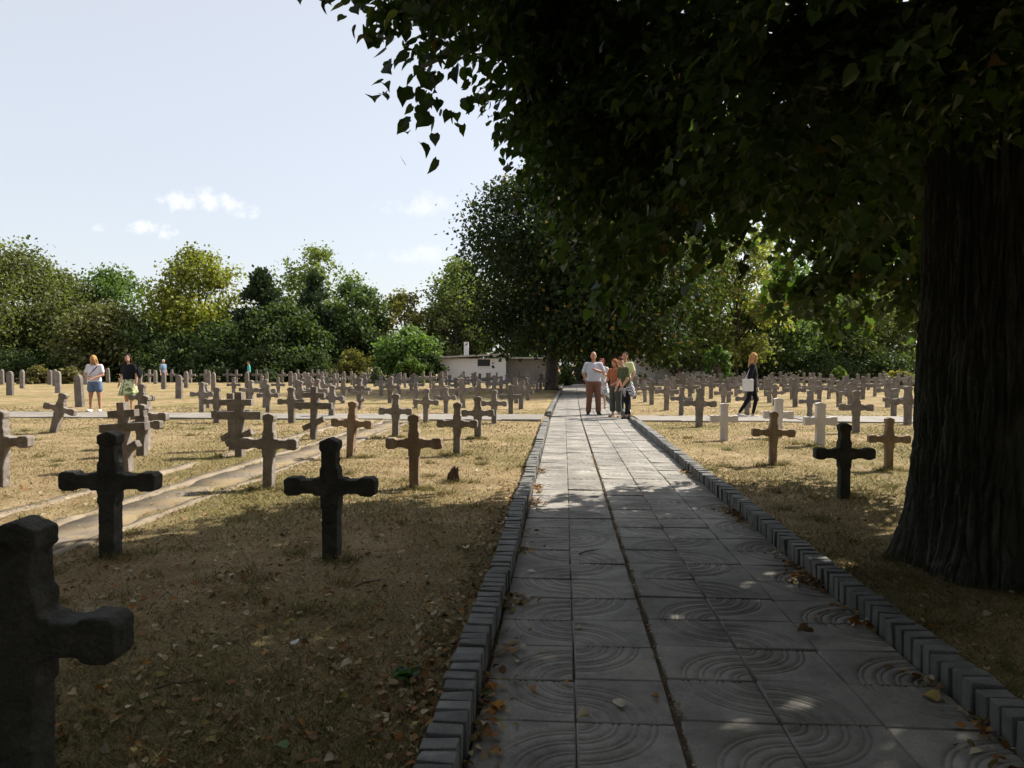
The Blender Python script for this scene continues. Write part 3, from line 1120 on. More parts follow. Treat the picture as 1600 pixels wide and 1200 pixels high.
# wood behind the cemetery, left
OL, GR, YE, DK, PN, LT = (.082, .092, .034), (.066, .100, .030), (.135, .145, .028), (.040, .058, .022), (.026, .040, .020), (.095, .118, .034)
PN = (.034, .052, .026)
DK = (.048, .070, .025)
W_ = 'trees of the wood behind the cemetery'
for a_ in [
    ('broadleaf_tree', 'brownish olive broadleaf tree at the far left edge', 20, 66, 380, 190, OL, dict(n=9000)),
    ('broadleaf_tree', 'olive tree sloping down right of the leftmost treetop', 92, 70, 424, 130, OL, dict(n=7000)),
    ('broadleaf_tree', 'small green tree between the olive trees and the yellow one', 175, 72, 418, 125, GR, dict(n=7000)),
    ('broadleaf_tree', 'low brown-olive tree in front of the wood at left', 165, 64, 478, 130, (.080, .082, .034), dict(n=6000)),
    ('yellowing_tree', 'bright yellow-green tree standing out in the wood', 312, 68, 388, 130, YE, dict(n=9000, clumps=64, autumn=.06)),
    ('pine_tree', 'dark pointed pine right of the yellow tree', 408, 66, 420, 84, PN, dict(n=8000, shape='cone', needle=True, leaf=.34, clumps=110)),
    ('poplar_tree', 'tall light green tree with the highest open top of the wood', 500, 76, 383, 135, LT, dict(n=9000, gap=-.18, clumps=60)),
    ('pine_tree', 'dark pine in front of the tall light green tree', 492, 66, 428, 74, PN, dict(n=7000, shape='cone', needle=True, leaf=.34, clumps=110)),
    ('broadleaf_tree', 'dark green rounded tree right of the pines', 552, 68, 440, 105, DK, dict(n=7000)),
    ('broadleaf_tree', 'dark green tree low between the two pines', 450, 64, 475, 110, DK, dict(n=7000)),
    ('broadleaf_tree', 'thin yellowish olive tree left of the low building', 632, 72, 452, 100, (.12, .112, .036), dict(n=5500, gap=-.12)),
    ('broadleaf_tree', 'tall green tree rising behind the low building', 716, 74, 402, 110, LT, dict(n=7500)),
    ('broadleaf_tree', 'olive tree close behind the chimney of the low building', 712, 70, 458, 80, OL, dict(n=5000)),
    ('broadleaf_tree', 'feathery bright green tree left of the low building', 640, 62, 512, 90, (.068, .105, .03), dict(n=5500, z0=.05)),
    ('broadleaf_tree', 'dark green tree below the yellow tree', 255, 66, 500, 130, DK, dict(n=6000, z0=.04)),
    ('broadleaf_tree', 'dark green tree behind the two women at left', 110, 68, 500, 140, DK, dict(n=6000, z0=.04)),
    ('broadleaf_tree', 'dark tree under the brownish tree at far left', 10, 70, 490, 130, (.07, .08, .03), dict(n=6000, z0=.04)),
    ('broadleaf_tree', 'dark green tree under the first pine', 355, 64, 505, 120, DK, dict(n=6000, z0=.04)),
]:
    nm, lb, px, dp, ty, wp, co, kw = a_
    kw = dict(dict(leaf=.30, clumps=64, trunk_r=.2, group=W_), **kw)
    tree_px(nm, lb, px, dp, ty, wp, co, **kw)
# wood at right, seen under the linden
for a_ in [
    ('broadleaf_tree', 'green tree rising behind the gap between low building and avenue', 790, 74, 440, 120, (.050, .075, .024), dict(n=7000, z0=.04)),
    ('broadleaf_tree', 'green tree far behind the gate end of the path', 985, 74, 420, 140, (.055, .080, .025), dict(n=8000, z0=.04)),
    ('broadleaf_tree', 'tall sunlit green tree behind the whitewashed outbuilding', 1075, 74, 380, 140, GR, dict(n=9000, z0=.04)),
    ('broadleaf_tree', 'sunlit light green tree far right behind the field of crosses', 1330, 76, 400, 150, LT, dict(n=9000, z0=.04)),
    ('broadleaf_tree', 'olive green tree with an open top seen right of the avenue', 1150, 58, 345, 130, (.105, .112, .036), dict(n=9000, gap=-.15, autumn=.1)),
    ('broadleaf_tree', 'dark green tree behind the walking woman', 1185, 62, 470, 130, DK, dict(n=7000, z0=.04)),
    ('broadleaf_tree', 'dark green tree far right between walking woman and linden trunk', 1275, 66, 440, 150, DK, dict(n=7000, z0=.05)),
    ('broadleaf_tree', 'olive tree beside the linden trunk', 1370, 64, 415, 150, OL, dict(n=8000, z0=.05)),
    ('broadleaf_tree', 'dark tree seen right behind the linden trunk', 1480, 66, 430, 160, DK, dict(n=6000, z0=.05)),
    ('broadleaf_tree', 'green tree far behind, right of the olive open-topped tree', 1240, 74, 400, 140, GR, dict(n=7000)),
    ('broadleaf_tree', 'dark rounded tree right of the avenue above the white wall', 1095, 64, 480, 100, DK, dict(n=6000, z0=.05)),
    ('broadleaf_tree', 'bright green young tree beside the white wall at right', 1122, 50, 540, 34, (.055, .090, .024), dict(n=2600, leaf=.2, z0=.04, clumps=18)),
]:
    nm, lb, px, dp, ty, wp, co, kw = a_
    kw = dict(dict(leaf=.30, clumps=44, trunk_r=.2, group='trees behind the right half of the cemetery'), **kw)
    tree_px(nm, lb, px, dp, ty, wp, co, **kw)
# shrubs along the foot of the wood
sh = [('dry brown-green bush behind the upright slabs at left', 58, 55, 572, 50, (.14, .12, .05)), ('dry low bush left of the woman in shorts', 112, 55, 573, 46, (.13, .115, .045)),
      ('dense dark shrub at the far left foot of the wood', 20, 62, 545, 110, DK), ('dense dark shrub behind the woman in shorts', 140, 63, 540, 120, DK),
      ('dense dark shrub behind the white-haired man', 245, 62, 535, 120, DK), ('dense dark shrub below the pointed pine', 345, 62, 530, 120, DK),
      ('dense dark shrub behind the person in teal', 430, 61, 535, 120, DK), ('yellowish hedge-like shrub in front of the dark tree', 550, 58, 545, 84, (.125, .12, .036)),
      ('dark shrub left of the low building', 672, 59, 552, 60, DK), ('fresh green vine-covered shrub left of the low building', 640, 57, 556, 56, (.085, .13, .03)),
      ('grey-green small bush in front of the yellowish hedge', 588, 56, 575, 22, (.11, .14, .08)), ('dark shrub at the foot of the wood, centre left', 500, 62, 545, 90, DK),
      ('yellow-green shrub right by the linden trunk', 1405, 50, 582, 60, (.13, .12, .035)), ('bright shrub under the hanging linden bough', 1312, 52, 574, 28, (.11, .16, .035)),
      ('dark shrub along the right boundary behind the walking woman', 1190, 60, 548, 120, DK), ('dark shrub along the right boundary, centre', 1285, 60, 550, 120, DK),
      ('dark shrub along the right boundary beside the trunk', 1385, 60, 552, 120, DK), ('green shrub beside the gate at the path end', 884, 52, 573, 26, (.07, .10, .03)),
      ('green shrub right of the gate at the path end', 938, 54, 570, 26, (.07, .10, .03)), ('dark shrub at far right behind the linden', 1500, 60, 548, 140, DK)]
for lb, px, dp, ty, wp, co in sh:
    tree_px('shrub', lb, px, dp, ty, wp, co, shape='bush', z0=.02, n=3400, leaf=.22, clumps=26, trunk_r=.05, group='shrubs at the edge of the wood', cat='shrub')

# ---- the low plastered building
bd = empty('utility_building', at_depth(737, 60, 0), YAW)
tag(bd, 'low pale plastered building with flat roof and chimney at the wood edge', 'building')
bw = 107 * 60 / FPX
hz = 1.45 + 10 * 60 / FPX
link('wall', box_mesh('wall', -bw / 2, bw / 2, 0, 5, -.2, hz, .02), M['wall'], bd)
link('wall', box_mesh('wall', bw / 2 + .01, bw / 2 + 3.6, 1.0, 5, -.2, hz - .05, .02), M['wall_shaded'], bd)
rf = Parts()
rf.add([(-bw / 2 - .35, -.45, hz), (bw / 2 + .3, -.45, hz + .28), (bw / 2 + .3, 5.3, hz + .28), (-bw / 2 - .35, 5.3, hz),
        (-bw / 2 - .35, -.45, hz + .12), (bw / 2 + .3, -.45, hz + .42), (bw / 2 + .3, 5.3, hz + .42), (-bw / 2 - .35, 5.3, hz + .12)],
       [(3, 2, 1, 0), (4, 5, 6, 7), (0, 1, 5, 4), (1, 2, 6, 5), (2, 3, 7, 6), (3, 0, 4, 7)])
rfo = link('roof', rf.mesh('roof'), M['roof'], bd)
cx_ = (727 - 737) * 60 / FPX
link('chimney', box_mesh('chimney', cx_ - .19, cx_ + .19, 1.2, 1.6, hz + .1, hz + 1.35, .02), M['wall'], rfo)
link('roof', box_mesh('roof', bw / 2 + .31, bw / 2 + 3.8, .6, 5.3, hz - .04, hz + .1, .02), M['roof'], bd)
wx_ = (756 - 737) * 60 / FPX
win = link('window', box_mesh('window', wx_ - .5, wx_ + .5, -.03, .05, hz - .62, hz - .08, .01), M['glass_dark'], bd)
link('window_frame', box_mesh('window_frame', wx_ - .56, wx_ + .56, -.05, -.02, hz - .70, hz - .63, .01), M['wall'], win)
# ---- white wall / outbuilding behind the right-hand crosses
ob = empty('outbuilding', at_depth(1055, 57, 0), YAW)
tag(ob, 'whitewashed low outbuilding half hidden by leaves right of the path', 'building')
link('wall', box_mesh('wall', -3.0, 3.0, 0, 4, -.2, 2.0, .02), M['wall'], ob)
link('roof', box_mesh('roof', -3.3, 3.3, -.3, 4.3, 2.01, 2.15, .02), M['roof'], ob)
link('window', box_mesh('window', 1.0, 2.6, -.03, .05, .95, 1.7, .01), M['glass_dark'], ob)
gp = link('gate_pillar', box_mesh('gate_pillar', -.22, .22, -.22, .22, -.1, 2.1, .03), M['wall'], None, at_depth(943, 55, 0))
tag(gp, 'pale square gate pillar behind the red-haired woman', 'pillar')
# ---- iron gate across the end of the path
gt = empty('iron_gate', at_depth(902, 55.5, 0), YAW * .5)
tag(gt, 'low dark iron gate closing the far end of the path', 'gate')
for k in range(17):
    x_ = -1.6 + k * .2
    link('bar', box_mesh('bar', x_ - .016, x_ + .016, -.016, .016, .12, 1.25), M['iron'], gt)
for z_ in (.14, 1.1):
    link('rail', box_mesh('rail', -1.68, 1.68, -.03, -.017, z_, z_ + .05), M['iron'], gt)
link('base_plate', box_mesh('base_plate', -1.68, 1.68, -.06, -.032, .02, .28), M['iron'], gt)


# ================================================================== GRAVE MARKERS
def outline_prism(name, half, th, bev=.011, jit=.003, seed=0, symmetric=True):
    pts = [(x, z) for x, z in half]
    if symmetric:
        pts = pts + [(-x, z) for x, z in reversed(half) if abs(x) > 1e-6]
    bm = bmesh.new()
    vs = []
    for i, (x, z) in enumerate(pts):
        j = mnoise.noise_vector(Vector((x * 9 + seed * 3.1, z * 9, seed * 1.7))) * jit * 2.5
        vs.append(bm.verts.new((x + j.x, -th / 2, z + j.z)))
    f = bm.faces.new(vs)
    r = bmesh.ops.extrude_face_region(bm, geom=[f])
    for v in r['geom']:
        if isinstance(v, bmesh.types.BMVert):
            v.co.y += th
    bmesh.ops.recalc_face_normals(bm, faces=bm.faces)
    if bev:
        bmesh.ops.bevel(bm, geom=list(bm.edges), offset=bev, segments=2, affect='EDGES', profile=.6, clamp_overlap=True)
    for v in bm.verts:
        v.co += mnoise.noise_vector(v.co * 22 + Vector((seed * 5.3, 0, 0))) * jit
    me = bpy.data.meshes.new(name)
    bm.to_mesh(me)
    bm.free()
    return me


def half_A(aw=1.0, k=1.0):
    a = aw
    return [(.063 * k, -.16), (.063 * k, .355), (.075 * k, .372), (.075 * k, .449), (.108 * a, .449), (.128 * a, .464), (.208 * a, .464), (.232 * a, .445),
            (.312 * a, .445), (.337 * a, .468), (.337 * a, .562), (.312 * a, .585), (.232 * a, .585), (.208 * a, .566), (.128 * a, .566), (.108 * a, .581), (.075 * k, .581),
            (.075 * k, .645), (.061 * k, .662), (.059 * k, .765), (.076 * k, .782), (.076 * k, .836), (0, .864)]


HALF_W = [(.082, -.16), (.082, .43), (.19, .435), (.20, .42), (.315, .42), (.318, .585), (.205, .588), (.19, .573), (.085, .575), (.083, .80), (.098, .815), (.098, .855), (0, .872)]
HALF_S = [(.135, -.2), (.122, .90), (.112, .96), (.085, 1.01), (.04, 1.045), (0, 1.055)]

A_far = [outline_prism('stone_cross', half_A(random.uniform(.92, 1.08), random.uniform(.93, 1.12)), random.uniform(.115, .14), .009, .0028, k) for k in range(9)]
W_me = [outline_prism('whitewashed_cross', HALF_W, .14, .01, .003, k + 30) for k in range(2)]
S_me = [outline_prism('stele', [(x * s, z) for x, z in HALF_S], .14, .014, .004, k + 40) for k, s in enumerate((1, .92, 1.08))]
for me in A_far + S_me:
    me.materials.append(M['stone'])
for me in W_me:
    me.materials.append(M['stone_white'])


def hero_cross(seed, aw=1.0, k=1.0, mat='stone'):
    me = outline_prism('stone_cross', [(x, z if not .44 < z < .59 else .515 + (z - .515) * (.45 + .55 * k)) for x, z in half_A(aw, k)], .12, .007, .0013, seed)
    me = remesh(me, .0085 if seed > 3 else .0065, 0)
    off = Vector((seed * 4.7, 1.3, seed))

    def worn(c):
        p = c * 6 + off
        return mnoise.noise(p) * .0025 + mnoise.noise(p * 4) * .0022 - max(0, mnoise.noise(p * 1.9 + Vector((9, 9, 9))) - .40) * .04 + mnoise.noise(p * 11) * .0026
    displace(me, worn)
    me.materials.append(M[mat])
    return smooth(me, False)


def bar_prism(name, w, h, th, seed):
    return outline_prism(name, [(w / 2, -h / 2), (w / 2, h / 2)], th, .008, .0025, seed)


def depth_of(p):
    return (p - CAM).dot(Vector((-math.sin(YAW), math.cos(YAW), 0)))


def place_marker(kind, px, by, ty, tilt, label, mat=None, hero=None, group=None, yaw=0.0, back=0.0, aw=1.0):
    p = ground_at(px, by, ZG)
    d = depth_of(p)
    hgt = (by - ty) * d / FPX
    rot = (R(back), R(tilt), R(yaw))
    if kind == 'A':
        me = hero_cross(hero, aw * .97, .88, mat or 'stone') if hero is not None else random.choice(A_far)
        if hero is None and mat:
            me = me.copy()
            me.materials.clear()
            me.materials.append(M[mat])
        s = hgt / .86
        o = link('stone_cross', me, None, None, p, rot)
        cat = 'cross'
    elif kind == 'W':
        s = hgt / .868
        o = link('whitewashed_cross', random.choice(W_me), None, None, p, rot)
        cat = 'cross'
    elif kind == 'S':
        s = hgt / 1.05
        o = link('gravestone', random.choice(S_me), None, None, p, rot)
        cat = 'gravestone'
    else:
        s = hgt / .965
        o = empty('three_barred_cross', p)
        o.rotation_euler = rot
        sd = int(px)
        link('post', outline_prism('post', [(.056, -.16), (.054, .965)], .13, .008, .003, sd), M['stone'], o)
        link('crossbar', bar_prism('crossbar', .40, .095, .125, sd + 1), M['stone'], o, (0, 0, .81))
        link('crossbar', bar_prism('crossbar', .68, .115, .134, sd + 2), M['stone'], o, (0, 0, .615))
        link('slanted_bar', bar_prism('slanted_bar', .42, .10, .122, sd + 3), M['stone'], o, (0, 0, .285), (0, R(-26), 0))
        cat = 'cross'
    o.scale = (s, s, s)
    return tag(o, label, cat, group)


G = 'stone crosses standing near the path'
# nearest cross, cut by the left edge of the picture
p1 = at_depth(28, 2.36)
c1 = link('stone_cross', hero_cross(1, .93, .98, 'stone_shaded'), None, None, p1, (0, R(.6), R(2)))
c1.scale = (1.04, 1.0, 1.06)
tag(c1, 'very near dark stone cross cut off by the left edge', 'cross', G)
for a_ in [
    ('A', 173, 866, 672, .8, 'shade-darkened stone cross in front of the old side path, its foot just in the shade', 'stone_shaded', 2, 4, 1.02),
    ('A', 519, 872, 682, -.3, 'black silhouetted stone cross at the sunlit edge of the tree shadow', 'stone_shaded', 3, 0, 1.0),
    ('A', 420, 764, 645, 1.2, 'grey-brown stone cross beside the old side path, sun on its right edge', 'stone', 4, 3, 1.0),
    ('A', 648, 761, 646, -.2, 'stone cross with a brown stained shaft near the broken stump', 'stone_brown', 5, 0, 1.02),
    ('A', 3, 763, 640, .5, 'stone cross cut by the left edge of the picture, in the sun', 'stone', 6, 4, 1.0),
    ('A', 1318, 780, 660, 0, 'shade-darkened stone cross nearest the linden trunk', 'stone_shaded', 7, 0, 1.0),
    ('A', 1207, 726, 642, 1.0, 'brown stone cross in front of the whitewashed crosses', 'stone_brown', 8, -2, 1.03),
    ('A', 1388, 736, 652, .4, 'tan stone cross partly hidden by the linden trunk', 'stone_brown', 9, -2, .98),
    ('A', 548, 714, 626, 3.2, 'brown leaning stone cross in front of the crossing path', 'stone_brown', 10, -6, 1.0),
    ('A', 714, 712, 628, .8, 'dark stone cross third in the row beside the left kerb', 'stone', 11, 0, 1.0),
]:
    k, px, by, ty, ti, lb, mt, he, yw, aw = a_
    place_marker(k, px, by, ty, ti, lb, mt, he, G, yw, 0, aw)
for a_ in [
    ('A', 618, 683, 615, 1.0, 'grey stone cross fourth in the second row from the path'),
    ('A', 747, 685, 619, -.5, 'dark stone cross fourth in the row beside the left kerb'),
    ('A', 772, 662, 609, .5, 'stone cross in the kerb row just before the crossing path'),
    ('A', 665, 660, 607, 2.0, 'stone cross leaning right, just before the crossing path in the second row'),
    ('A', 798, 647, 601, 0, 'grey stone cross in the kerb row just behind the crossing path'),
    ('A', 697, 646, 605, 0, 'pale grey stone cross in the second row just behind the crossing path'),
    ('A', 222, 712, 631, 0, 'stone cross with sunlit right side among the crossed bars at left'),
    ('A', 227, 700, 617, 1, 'stone cross half hidden behind the cluster at left'),
    ('A', 221, 653, 600, 2, 'stone cross in front of the woman in the floral skirt'),
    ('A', 84, 676, 612, 15, 'stone cross tilted strongly to the right, near the left edge'),
    ('A', 339, 661, 605, 1, 'stone cross overlapping the three-barred crosses at left'),
    ('A', 316, 644, 597, 0, 'small stone cross on the far side of the crossing path, left'),
    ('A', 393, 632, 594, 0, 'small stone cross behind the crossing path beside the three-barred pair'),
    ('A', 419, 644, 600, 0, 'lone stone cross on open lawn left of centre'),
    ('A', 456, 661, 605, 0, 'stone cross touching the left arm of the lone three-barred cross'),
    ('A', 518, 651, 602, 3, 'stone cross leaning behind the right arm of the lone three-barred cross'),
    ('A', 470, 640, 595, -1, 'stone cross behind the crossing path with its right side bright'),
    ('A', 1092, 667, 606, 2, 'stone cross leaning left of the first whitewashed cross'),
    ('A', 1337, 676, 610, .5, 'grey stone cross between second whitewashed cross and linden trunk'),
    ('A', 1265, 653, 610, 0, 'blue-grey stone cross on the far side of the crossing path, right'),
    ('A', 1167, 650, 605, 0, 'stone cross directly behind the walking woman'),
    ('A', 1064, 650, 605, 2, 'stone cross on the crossing path line in the right kerb row'),
    ('A', 1041, 641, 592, 1.5, 'stone cross second in the right kerb row behind the visitors'),
    ('A', 1018, 632, 591, 0, 'stone cross closest to the group of visitors'),
    ('A', 1396, 650, 607, 0, 'stone cross left of the linden trunk on the far side of the crossing path'),
    ('A', 1418, 664, 603, 0, 'stone cross mostly hidden by the left edge of the linden trunk'),
    ('A', 1210, 634, 600, 0, 'stone cross just right of the walking woman'),
    ('A', 1130, 637, 599, 0, 'stone cross rising behind the first whitewashed cross'),
    ('A', 1328, 640, 598, 0, 'stone cross standing behind the grey cross at right'),
    ('A', 1241, 626, 596, 0, 'thin stone cross in the middle of the right field'),
    ('A', 1280, 628, 594, 0, 'stone cross left of the pale bare patch at right'),
]:
    k, px, by, ty, ti, lb = a_
    place_marker(k, px, by, ty, ti, lb, None, None, G, random.uniform(-5, 5), random.uniform(-2, 2))
for a_ in [
    ('B', 375, 714, 612, 0, 'upright three-barred cross, the front one of a pair at left'),
    ('B', 365, 703, 614, -2, 'three-barred cross leaning behind its taller twin at left'),
    ('B', 200, 736, 628, -4, 'three-barred cross leaning left behind the shade-darkened cross'),
    ('B', 490, 686, 604, 1.0, 'lone three-barred cross left of centre before the crossing path'),
    ('B', 562, 640, 598, 1, 'far three-barred cross with wide bars in front of the crowded rows'),
]:
    k, px, by, ty, ti, lb = a_
    place_marker(k, px, by, ty, ti, lb, None, None, 'three-barred stone crosses', random.uniform(-4, 4))
for a_ in [
    ('W', 1131, 688, 630, 0, 'whitewashed cross nearest the right kerb'),
    ('W', 1281, 697, 629, 0, 'whitewashed cross behind the shade-darkened one, right of the brown cross'),
    ('W', 1215, 684, 622, 1, 'whitewashed cross hidden behind the brown cross'),
]:
    k, px, by, ty, ti, lb = a_
    place_marker(k, px, by, ty, ti, lb, None, None, 'whitewashed crosses right of the path')
for px, by, ty, ti, lb in [
    (125, 636, 585, -3, 'tall leaning upright slab just left of the woman in shorts'), (16, 618, 580, 0, 'pointed upright slab second from the left edge'),
    (3, 601, 577, 0, 'upright slab cut by the left edge'), (35, 607, 578, 0, 'upright slab third from the left edge'),
    (78, 601, 578, 0, 'left one of three close upright slabs'), (86, 603, 577, 0, 'middle one of three close upright slabs'), (91, 614, 580, 0, 'front one of three close upright slabs'),
    (134, 601, 577, 0, 'upright slab half hidden by the woman in shorts'), (169, 598, 575, -2, 'upright slab between the two women'),
    (217, 609, 581, 6, 'upright slab leaning right beside the woman in the floral skirt'), (243, 600, 579, 0, 'upright slab left of the white-haired man'),
    (256, 608, 581, 0, 'upright slab in front of the white-haired man'), (280, 623, 586, 0, 'front upright slab right of the white-haired man'),
    (291, 606, 580, 0, 'upright slab close behind the front one right of the white-haired man'), (326, 601, 579, 0, 'left of two overlapping upright slabs'),
    (334, 613, 582, -1, 'right of two overlapping upright slabs'), (386, 609, 581, 0, 'upright slab below the person in teal'),
    (417, 602, 581, 0, 'broad upright slab right of the person in teal'), (454, 603, 580, 0, 'left one of a pair of upright slabs in the middle'),
    (461, 605, 583, 0, 'right one of a pair of upright slabs in the middle'), (476, 601, 581, 0, 'upright slab alone, right of the pair'),
    (503, 602, 580, 0, 'wide upright slab among the far white crosses'), (537, 601, 580, 0, 'slim upright slab right of the wide one'), (566, 600, 581, 0, 'last upright slab before the crowded rows')]:
    place_marker('S', px, by, ty, ti, lb, None, None, 'upright grave slabs in the left field', random.uniform(-6, 6))

ORD = ['first', 'second', 'third', 'fourth', 'fifth', 'sixth', 'seventh', 'eighth', 'ninth', 'tenth', 'eleventh', 'twelfth', 'thirteenth', 'fourteenth', 'fifteenth', 'sixteenth', 'seventeenth', 'eighteenth']
# the rows farther back: the same grid carried on to the wood
for rw, y in enumerate(np.arange(23.9, 53, 2.95)):
    num = 0
    for i in range(9):
        x = -1.62 - 1.65 * i
        if random.random() < (.10 if i < 6 else .25) or (i > 6 and y < 30):
            continue
        o = link('stone_cross', random.choice(A_far), None, None, (x + float(bend(y)) + random.gauss(0, .12), y + random.gauss(0, .16), ZG), (R(random.gauss(0, 2.5)), R(random.gauss(0, 2.5)), R(random.gauss(0, 5))))
        s = random.uniform(.95, 1.15)
        o.scale = (s, s, s)
        tag(o, f'stone cross {ORD[num]} from the path in the {ORD[rw]} crowded row of the far left field', 'cross', 'far rows of crosses left of the path')
        num += 1
for rw, y in enumerate(np.arange(25.4, 53, 2.95)):
    num = 0
    for i in range(15):
        x = 2.95 + 1.52 * i
        if random.random() < .22 or (i == 0 and y < 27):
            continue
        wt = random.random() < .04 and i > 5
        o = link('stone_cross', random.choice(W_me if wt else A_far), None, None, (x + float(bend(y)) + random.gauss(0, .12), y + random.gauss(0, .16), ZG), (R(random.gauss(0, 2)), R(random.gauss(0, 2)), R(random.gauss(0, 5))))
        s = random.uniform(.95, 1.15)
        o.scale = (s, s, s)
        tag(o, f'stone cross {ORD[num]} from the path in the {ORD[rw]} row of the far right field', 'cross', 'far rows of crosses right of the path')
        num += 1
for k, px in enumerate([233, 268, 298, 320, 356, 369, 401, 407, 441, 466, 487, 497, 508, 516, 526, 548, 558, 575]):
    p = at_depth(px, 58 + 1.5 * math.sin(k * 2.1))
    o = link('stone_cross', random.choice(A_far), None, None, p, (0, R(random.gauss(0, 1.5)), R(random.gauss(0, 4))))
    o.scale = (1.15, 1.15, 1.2)
    tag(o, f'slim stone cross {ORD[k]} from left in the single far row at the wood', 'cross', 'far single row of crosses by the wood')

# ================================================================== SMALL THINGS ON THE GROUND
pS = ground_at(707, 752)
st = Parts()
for k, (dx, w, h, tl) in enumerate([(-.055, .045, .14, .05), (-.018, .04, .17, .045), (.02, .035, .185, .04), (.055, .04, .165, .03)]):
    V = [(dx - w / 2, -.05, -.05), (dx + w / 2, -.05, -.05), (dx + w / 2, .05, -.05), (dx - w / 2, .05, -.05),
         (dx - w / 2 + tl, -.045, h - .03), (dx + w / 2 + tl, -.045, h), (dx + w / 2 + tl, .045, h - .01), (dx - w / 2 + tl, .045, h - .04)]
    st.add(V, [(3, 2, 1, 0), (4, 5, 6, 7), (0, 1, 5, 4), (1, 2, 6, 5), (2, 3, 7, 6), (3, 0, 4, 7)])
sm = remesh(st.mesh('broken_stump'), .006, 1)
displace(sm, lambda c: mnoise.noise(Vector((c.x * 60, c.y * 30, c.z * 12))) * .008)
so = link('broken_stump', sm, M['wood'], None, pS, (0, R(-14), R(12)))
so.scale = (1.05, 1, 1)
tag(so, 'small splintered dark wooden stump leaning in the dry grass', 'stump')


def single_leaf(px, py, z, size, color, label, rz, curl=.25, group='single fallen leaves lying on the paving'):
    p = ground_at(px, py, z)
    T = np.array([(0, 0, 0), (-.30, -.03, .06), (-.47, .25, .14), (-.36, .62, .10), (-.13, .9, .02), (0, 1.05, -.03), (.13, .9, .05), (.36, .62, .16), (.47, .25, .20), (.30, -.03, .08), (0, .3, 0), (0, .65, .02)]) * size
    T[:, 2] *= curl / .25
    F3 = [(10, 1, 0), (10, 0, 9), (11, 5, 4), (11, 6, 5)]
    F4 = [(10, 3, 2, 1), (10, 9, 8, 7), (10, 11, 4, 3), (10, 7, 6, 11)]
    c = np.tile(np.array(color), (12, 1)) * np.array([1, .8, .9, 1.05, 1, .85, 1, 1.1, .9, .8, .75, .8])[:, None]
    me = np_mesh('fallen_leaf', T, [np.array(F4), np.array(F3)], c)
    o = link('fallen_leaf', smooth(me), M['litter'], None, (p.x, p.y, z + .006), (R(random.uniform(-12, 12)), R(random.uniform(-12, 12)), R(rz)))
    return tag(o, label, 'leaf', group)


single_leaf(973, 1106, .004, .06, (.62, .55, .42), 'pale heart-shaped fallen leaf on the left slabs', 40, .3)
single_leaf(920, 1122, .004, .055, (.55, .45, .32), 'pale curled fallen leaf left of the heart-shaped one', 110, .7)
single_leaf(783, 1112, .004, .06, (.50, .25, .05), 'orange fallen leaf by the left kerb', 60, .6)
single_leaf(770, 1085, .004, .055, (.12, .17, .06), 'green fallen leaf at the foot of the left kerb', 150, .3)
single_leaf(828, 1075, .004, .05, (.36, .16, .05), 'rust brown fallen leaf right of the left kerb', 200, .6)
single_leaf(886, 1070, .004, .03, (.40, .22, .09), 'small orange-brown leaf bit on the slab seam', 20, .6)
single_leaf(822, 1016, .004, .045, (.60, .54, .46), 'pale whitish fallen leaf in the middle of the left slabs', 80, .5)
single_leaf(903, 984, .004, .045, (.42, .36, .27), 'tan fallen leaf lying upper left on the path', 10, .5)
single_leaf(836, 894, .004, .06, (.66, .62, .58), 'whitish scrap-like leaf near the left kerb in shade', 95, .15)
single_leaf(1164, 839, .004, .07, (.55, .53, .52), 'pale flat leaf on the right part of the path', 90, .15)
single_leaf(1268, 990, .004, .08, (.20, .12, .06), 'brown curled leaf on the right slabs', 100, .7)
single_leaf(1465, 1098, .004, .07, (.46, .34, .11), 'yellow fallen leaf by the right kerb', 30, .6)
single_leaf(1029, 1092, .004, .04, (.42, .22, .10), 'small rusty leaf in the wide joint of the path', 75, .5)
single_leaf(461, 1008, ZG + .03, .05, (.70, .68, .64), 'white leaf-sized scrap on the shaded lawn', 20, .3, 'single leaves on the lawn')
single_leaf(550, 1040, ZG + .03, .055, (.55, .48, .36), 'pale leaf on the shaded lawn left of the kerb', 120, .6, 'single leaves on the lawn')
single_leaf(446, 1172, ZG + .03, .06, (.14, .20, .08), 'grey-green leaf on the lawn at the bottom edge', 70, .5, 'single leaves on the lawn')
single_leaf(728, 858, ZG + .03, .06, (.62, .55, .40), 'pale leaf on the lawn close to the left kerb', 10, .5, 'single leaves on the lawn')
pw = ground_at(634, 1060)
wv = []
P_ = np.tile(np.array([pw.x, pw.y, ZG + .01]), (16, 1)) + RNG.normal(size=(16, 3)) * np.array([.03, .03, .006])
a = RNG.random(16) * 2 * np.pi
weed = link('weed', leaves_mesh('weed', P_, RNG.uniform(.03, .07, 16), np.stack([np.cos(a), np.sin(a), RNG.uniform(.2, .8, 16)], 1), np.tile(np.array([0, 0, 1.0]), (16, 1)) + RNG.normal(size=(16, 3)) * .2, np.tile(np.array([.035, .085, .03]), (16, 1)) * RNG.uniform(.7, 1.3, 16)[:, None]), M['leaf'])
tag(weed, 'small dark green weed in the shaded lawn left of the kerb', 'plant')
